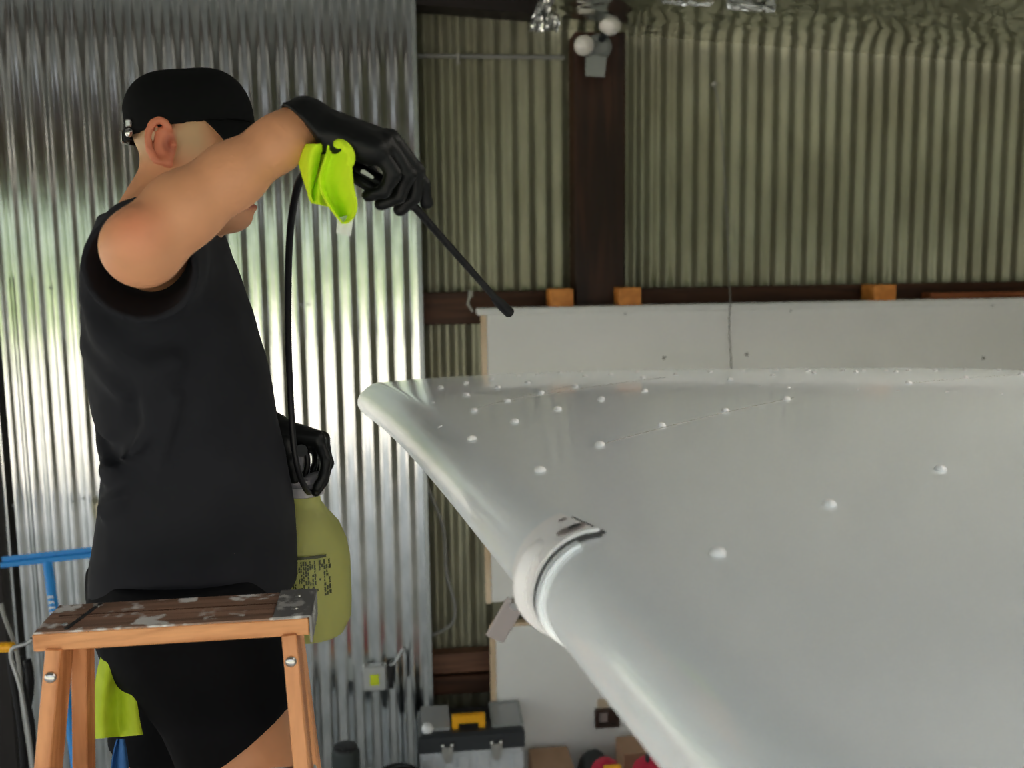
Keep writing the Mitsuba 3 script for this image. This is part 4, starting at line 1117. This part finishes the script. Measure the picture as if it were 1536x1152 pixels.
# ================================================================== PUMP SPRAYER
spr = thing('pump_sprayer', 'pump sprayer with a yellow green tank and a black hose and wand', 'sprayer')
LT_ = 1.70
c0 = B(456, 735, LT_); pxm = FOC / 1.70
def tz(v): return B(470, v, LT_)[2]
prof_t = [(0.040, tz(951)), (0.062, tz(946)), (0.0755, tz(925)), (0.0775, tz(900)), (0.0775, tz(835)), (0.073, tz(812)), (0.060, tz(785)), (0.040, tz(765)), (0.029, tz(752)), (0.028, tz(738))]
base = np.array([c0[0], LT_, 0])
def revolve(pr, nn=40):
    m = trimesh.creation.revolve(np.array([[0, pr[0][1]]] + list(pr) + [[0, pr[-1][1]]]), sections=nn); m.apply_translation(base); return world(m)
tk = obj('tank', revolve(prof_t), 'm_tank', spr, smooth=40, label='translucent yellow green tank')
lq = [(r - 0.004, z) for r, z in prof_t if z <= tz(772)]
lq = [(lq[0][0], lq[0][1] + 0.003)] + lq[1:] + [(0.038, tz(774))]
obj('liquid', revolve(lq), 'm_liquid', tk, smooth=40, label='yellow green liquid')
# printed label: an arc of small dark print blocks on the tank wall
def arc_patch(a0, a1, z0, z1, r, th=0.0006, n=6):
    a = np.linspace(a0, a1, n)
    G = np.array([[[r * np.cos(t), r * np.sin(t), z] for z in (z0, z1)] for t in a])
    m = sheet(G, th); m.apply_translation(base); return m
pr = random.Random(12); marks = []
ang = lambda u: -math.pi / 2 + math.asin(max(-0.98, min(0.98, (B(u, 850, LT_ - 0.05)[0] - base[0]) / 0.0782)))
for v0, v1, u0, u1 in ((816, 820, 436, 492),):
    marks.append(arc_patch(ang(u0), ang(u1), tz(v1), tz(v0), 0.0781))
for col_u in np.arange(437, 496, 3.2):
    v_ = 823
    while v_ < 872:
        l = pr.uniform(2, 7)
        dens = 0.75 if 452 < col_u < 478 or col_u > 486 else 0.35
        if pr.random() < dens: marks.append(arc_patch(ang(col_u), ang(col_u + pr.uniform(1.4, 2.6)), tz(v_ + l), tz(v_), 0.0781, n=2))
        v_ += l + pr.uniform(0.8, 2.2)
obj('printed_label', world(cat(marks)), 'm_print', tk, label='block of dark illegible print', kind='stuff')
ll = revolve([(0.030, tz(742)), (0.036, tz(740)), (0.036, tz(726)), (0.031, tz(722)), (0.031, tz(716)), (0.012, tz(713)), (0.012, tz(704))])
ld_ = obj('lid', ll, 'm_lid', spr, smooth=30, label='pale grey screw lid with spout')
spt = [B(466, 722, LT_ - 0.01), B(476, 716, LT_ - 0.02), B(482, 713, LT_ - 0.03)]
obj('spout', world(tube(spt, [0.014, 0.011, 0.008], 14)), 'm_lid', ld_, smooth=40)
obj('pump_rod', world(rod(B(456, 716, LT_), B(452, 676, LT_), 0.007)), 'm_lid', spr, smooth=40)
obj('pump_handle', world(cat([tube([B(452, 676, LT_ - 0.045), B(452, 674, LT_), B(452, 676, LT_ + 0.045)], [0.011, 0.012, 0.011], 14), tube(spline([B(456, 672, LT_ - 0.01), B(461, 690, LT_ - 0.012), B(459, 706, LT_ - 0.012), B(454, 715, LT_ - 0.01)], 16), 0.0055, 8)])), 'm_rubber', spr, smooth=40, label='black pump handle in the left hand')
hose = [B(u, v, l) for u, v, l in ((464, 738, 1.655), (456, 728, 1.60), (446, 700, 1.575), (440, 660, 1.57), (436, 600, 1.56), (433, 530, 1.53), (432, 460, 1.48), (433, 390, 1.42), (437, 330, 1.36), (444, 290, 1.31), (455, 262, 1.28), (478, 246, 1.262), (505, 246, 1.255), (524, 252, 1.25))]
obj('hose', world(tube(spline(hose, 120), 0.0052, 10)), 'm_rubber', spr, smooth=True, label='black hose')
# wand: trigger handle in the fist, ferrule, lance, nozzle
g0, g1 = B(522, 252, 1.250), B(604, 293, 1.262); gd = g1 - g0
wn = obj('wand_handle', world(cat([tube([g0, g0 + gd * 0.15, g0 + gd * 0.75, g1], [0.010, 0.014, 0.0125, 0.009], 16)])), 'm_rubber', spr, smooth=50, label='black trigger handle')
q0, q1, q2 = B(527, 262, 1.235), B(560, 284, 1.232), B(585, 301, 1.245)
obj('trigger', world(tube(spline([B(524, 256, 1.243), q0, q1, q2], 18), [0.006] * 4 + [0.0065] * 14, 10)), 'm_rubber', wn, smooth=True)
obj('trigger_badge', world(hull([B(u, v, 1.2215 + d) for u, v in ((541, 255), (546, 254), (561, 265), (559, 269), (541, 259)) for d in (0, 0.012)])), 'm_tag', wn, label='small pale marking on the handle')
n0, n1 = B(598, 290, 1.262), B(620, 308, 1.285)
obj('ferrule', world(tube([n0, n0 * 0.5 + n1 * 0.5, n1], [0.011, 0.0115, 0.0075], 14)), 'm_rubber', spr, smooth=40)
t1 = B(750, 455, 1.52)
obj('lance', world(tube([n1, n1 * 0.5 + t1 * 0.5, t1], [0.0056, 0.0052, 0.0054], 12)), 'm_rubber', spr, smooth=True, label='thin black lance')
t2 = B(764, 469, 1.545)
obj('nozzle', world(tube([t1 - (t2 - t1) * 0.6, t1, t2, t2 + (t2 - t1) * 0.08], [0.0060, 0.0085, 0.0085, 0.004], 14)), 'm_rubber', spr, smooth=40)

# ================================================================== CLOTHS
def drape(left, right, l0, fold, n=40, m=46, th=0.0022):
    """Cloth hanging between two edge lines given from top to bottom; fold(s, t) is the offset towards or away from the viewer."""
    Lp = spline([(u, v, 0) for u, v in left], m); Rp = spline([(u, v, 0) for u, v in right], m)
    G = []
    for i, s in enumerate(np.linspace(0, 1, n)):
        row = []
        for j, t in enumerate(np.linspace(0, 1, m)):
            p = Lp[j] * (1 - s) + Rp[j] * s
            row.append(B(p[0], p[1], l0 + fold(s, t)))
        G.append(row)
    return world(sheet(np.array(G), th))


gc_ = thing('cleaning_cloth', 'lime green microfibre cloth hanging from the raised gloved hand', 'cloth')
obj('front_fold', drape([(492, 216), (485, 246), (479, 272), (488, 300), (503, 322), (514, 335)], [(524, 218), (528, 250), (532, 285), (536, 312), (532, 324), (516, 335)], 1.185,
    lambda s, t: 0.014 * math.sin(4.2 * s + 0.5) * (0.4 + t) - 0.022 * math.exp(-(s / 0.07) ** 2) * (0.3 + t)), 'm_lime', gc_, smooth=40)
obj('middle_fold', drape([(476, 216), (478, 240), (474, 262), (464, 282), (468, 304)], [(500, 216), (494, 244), (488, 268), (490, 292), (492, 310)], 1.205,
    lambda s, t: 0.018 * math.sin(5.5 * s + 2.2 * t)), 'm_lime', gc_, smooth=40)
obj('back_fold', drape([(452, 217), (447, 232), (450, 250), (456, 270), (466, 300)], [(488, 216), (478, 240), (474, 262), (468, 284), (470, 304)], 1.190,
    lambda s, t: 0.016 * math.cos(5.0 * s + 1.2 * t)), 'm_lime', gc_, smooth=40)
obj('top_curl', world(tube(spline([B(505, 218, 1.18), B(516, 218, 1.172), B(523, 226, 1.172), B(526, 238, 1.176), B(523, 247, 1.18)], 24), [0.004] + [0.0055] * 22 + [0.003], 10)), 'm_lime', gc_, smooth=True)
obj('care_tag', drape([(508, 326), (504, 350)], [(531, 322), (526, 354)], 1.181, lambda s, t: 0.002 * math.sin(6 * s), n=6, m=6, th=0.0012), 'm_tag', gc_, smooth=40, label='white care tag')
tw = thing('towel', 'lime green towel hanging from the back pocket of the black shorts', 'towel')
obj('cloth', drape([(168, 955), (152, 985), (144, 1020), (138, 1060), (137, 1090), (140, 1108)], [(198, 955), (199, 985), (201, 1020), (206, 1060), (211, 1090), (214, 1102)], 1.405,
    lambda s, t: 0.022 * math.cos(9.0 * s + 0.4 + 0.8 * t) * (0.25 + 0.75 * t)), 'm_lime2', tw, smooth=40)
bc = thing('rag', 'dark blue rag hanging low below the green towel', 'rag')
obj('cloth', drape([(176, 1108), (170, 1130), (166, 1165), (164, 1200)], [(186, 1108), (190, 1130), (193, 1165), (196, 1200)], 1.475, lambda s, t: 0.012 * math.sin(6 * s)), 'm_bluecloth', bc, smooth=40)

# ================================================================== STEPLADDER
ld = thing('stepladder', 'worn wooden stepladder with paint splashes on its top in front of the man', 'ladder')
LZ = 1.985
A_, Bq = level(48, 950, LZ), level(463, 925, LZ)
A_[2] = Bq[2] = LZ
ex = Bq - A_; W_ = np.linalg.norm(ex); ex /= W_; ey = np.array([-ex[1], ex[0], 0]); R_ = np.stack([ex, ey, UPZ], 1)
def lp_(a, b, c): return A_ + ex * a + ey * b + UPZ * c
DEP, THK = 0.100, 0.0235
obj('top_board', box(lp_(W_ / 2, DEP / 2, -0.0006), (W_ - 0.004, DEP, 0.0025), R_), 'm_ladder_top', ld, label='worn top surface with white paint splashes')
obj('top_plank', box(lp_(W_ / 2, DEP / 2, -THK / 2 - 0.0015), (W_, DEP + 0.002, THK), R_, b=0.0015), 'm_ladder_edge', ld)
obj('plank_joint', box(lp_(W_ * 0.5, DEP * 0.56, 0.0008), (W_ - 0.03, 0.0022, 0.0012), R_), 'm_girt', ld)
x0s = 0.042
s0, s1 = lp_(0.040, 0.004, 0.0012), lp_(0.058, DEP - 0.004, 0.0012); sd = s1 - s0
obj('metal_strap', box((s0 + s1) / 2, (np.linalg.norm(sd), 0.0045, 0.003), np.stack([sd / np.linalg.norm(sd), np.cross(UPZ, sd / np.linalg.norm(sd)), UPZ], 1)), 'm_dark', ld, label='dark metal strip across the top')
for dx, dy in ((0.033, 0.022), (0.055, 0.085)):
    obj('screw', lathe([(0.0042, 0), (0.0035, 0.0014), (0.001, 0.002)], lp_(dx, dy, 0.001), (0, 0, 1), 10), 'm_dullsteel', ld, smooth=40)
bk = obj('corner_bracket', cat([box(lp_(W_ - 0.022, DEP / 2, 0.0016), (0.048, DEP + 0.006, 0.003), R_), box(lp_(W_ + 0.0025, DEP / 2, -0.016), (0.003, DEP + 0.006, 0.036), R_)]), 'm_bracket_grey', ld, label='grey metal corner bracket splashed with white paint')
for dy in (0.025, 0.075):
    obj('screw', lathe([(0.0045, 0), (0.0035, 0.0016), (0.001, 0.0022)], lp_(W_ - 0.020, dy, 0.003), (0, 0, 1), 10), 'm_steel', bk, smooth=40)


def beam(a, b, w, d, wx, m, part):
    """Board from a to b: w along the direction wx, d across."""
    z = b - a; L = np.linalg.norm(z); z /= L; x = wx - z * (wx @ z); x /= np.linalg.norm(x); y = np.cross(z, x)
    return obj(part, box((a + b) / 2, (w, d, L), np.stack([x, y, z], 1), b=0.0015), m, ld)


FW, RW = -0.34, 0.16        # outward splay, front and rear reach at the floor
frontL, frontR = (lp_(0.026, 0.020, -THK - 0.002), lp_(0.026 - 0.21, 0.020 + FW, -LZ + 0.002)), (lp_(W_ - 0.026, 0.020, -THK - 0.002), lp_(W_ - 0.026 + 0.13, 0.020 + FW, -LZ + 0.002))
rearL, rearR = (lp_(0.036, 0.082, -THK - 0.002), lp_(0.036 - 0.16, 0.082 + RW, -LZ + 0.002)), (lp_(W_ - 0.030, 0.082, -THK - 0.002), lp_(W_ - 0.030 + 0.14, 0.082 + RW, -LZ + 0.002))
for a, b in (frontL, frontR): beam(a, b, 0.0195, 0.055, ex, 'm_ladder', 'front_rail')
for a, b in (rearL, rearR): beam(a, b, 0.020, 0.040, ex, 'm_ladder', 'rear_rail')
for i in range(6):
    z = -0.212 - 0.28 * i; t = (-z) / LZ
    a = frontL[0] * (1 - t) + frontL[1] * t; b = frontR[0] * (1 - t) + frontR[1] * t
    c = (a + b) / 2 + ey * 0.010
    obj('step', box(c, (np.linalg.norm(b - a) - 0.022, 0.085, 0.018), R_, b=0.002), 'm_ladder_top', ld)
for i in (0, 2, 4):
    t = 0.22 + 0.14 * i
    obj('rear_brace', rod(rearL[0] * (1 - t) + rearL[1] * t, rearR[0] * (1 - t) + rearR[1] * t, 0.009), 'm_ladder', ld, smooth=40)
bolt = lambda p, ax: lathe([(0.0075, 0), (0.0070, 0.002), (0.0045, 0.0038), (0.0012, 0.0045)], p, ax, 16)
for (a, b) in (frontL, frontR):
    p = a * 0.985 + b * 0.015 - ey * 0.0285
    obj('bolt', bolt(p, -ey), 'm_steel', ld, smooth=40, label='round metal bolt head')
for z in (0.095, 0.115):
    a, b = frontR; p = a * (1 - z) + b * z + ex * 0.0125 + ey * 0.005
    obj('bolt', bolt(p, ex), 'm_steel', ld, smooth=40)
obj('hinge_plate', box(lp_(W_ - 0.030, 0.052, -0.055), (0.004, 0.060, 0.045), R_, b=0.001), 'm_dullsteel', ld)

# ================================================================== WORK PLATFORM under the man (below the picture)
wp_ = thing('work_platform', 'aluminium work platform the man stands on', 'platform')
sole = PB @ np.array([(aR[0] + aL[0]) / 2, LM, floorz])
pzt = float(floorz); Rp = np.stack([SIDE, FH, UPZ], 1)
def pp(f, l, z): return PB @ np.array([aR[0] * 0.5 + aL[0] * 0.5 + f, LM + l, z])
for i in range(3):
    obj('deck_board', box(pp(0.0, -0.02 + 0.14 * i, pzt - 0.0205), (0.95, 0.134, 0.04), Rp, b=0.003), 'm_alu', wp_)
for f in (-0.42, 0.42):
    obj('cross_bar', box(pp(f, 0.12, pzt - 0.065), (0.05, 0.42, 0.05), Rp, b=0.003), 'm_alu', wp_)
    for l in (-0.05, 0.29):
        a, b = pp(f, l, pzt - 0.06), pp(f * 1.15, l, 0.002)
        obj('leg', tube([a, b], 0.022, 12), 'm_alu', wp_, smooth=40)

# ================================================================== TREES beyond the apron (seen only as reflections)
for i in range(20):
    x_ = -42 + i * 7.0 + rng.uniform(-0.5, 0.5); y_ = -30 + rng.uniform(-2.5, 2.5); hgt = rng.uniform(5.5, 8.0)
    if i >= 13: x_, y_ = -47 + rng.uniform(-1, 1), -19 + (i - 13) * 7.0
    key = thing('tree', 'leafy green tree in the row beyond the concrete apron', 'tree', 'trees beyond the apron')
    blobs = []
    for j in range(7):
        s_ = trimesh.creation.icosphere(subdivisions=3, radius=1.0)
        r_ = rng.uniform(1.3, 1.8) * hgt / 7
        dv = meshkit.fbm(s_.vertices * 2.6 + rng.uniform(0, 50, 3), 3, j)[:, None]
        s_.vertices = s_.vertices * (0.72 + 0.6 * dv) * r_ + np.array([x_, y_, hgt * 0.58]) + rng.uniform(-1, 1, 3) * np.array([1.3, 1.2, 1.9]) * hgt / 7
        blobs.append(s_)
    obj('crown', cat(blobs), 'm_leaf', key)
    obj('trunk', tube([(x_, y_, -0.03), (x_ + 0.1, y_, hgt * 0.3), (x_, y_, hgt * 0.6)], [0.24, 0.17, 0.10], 10), 'm_bark', key, smooth=True)
labels = {k: v for k, v in labels.items() if v}
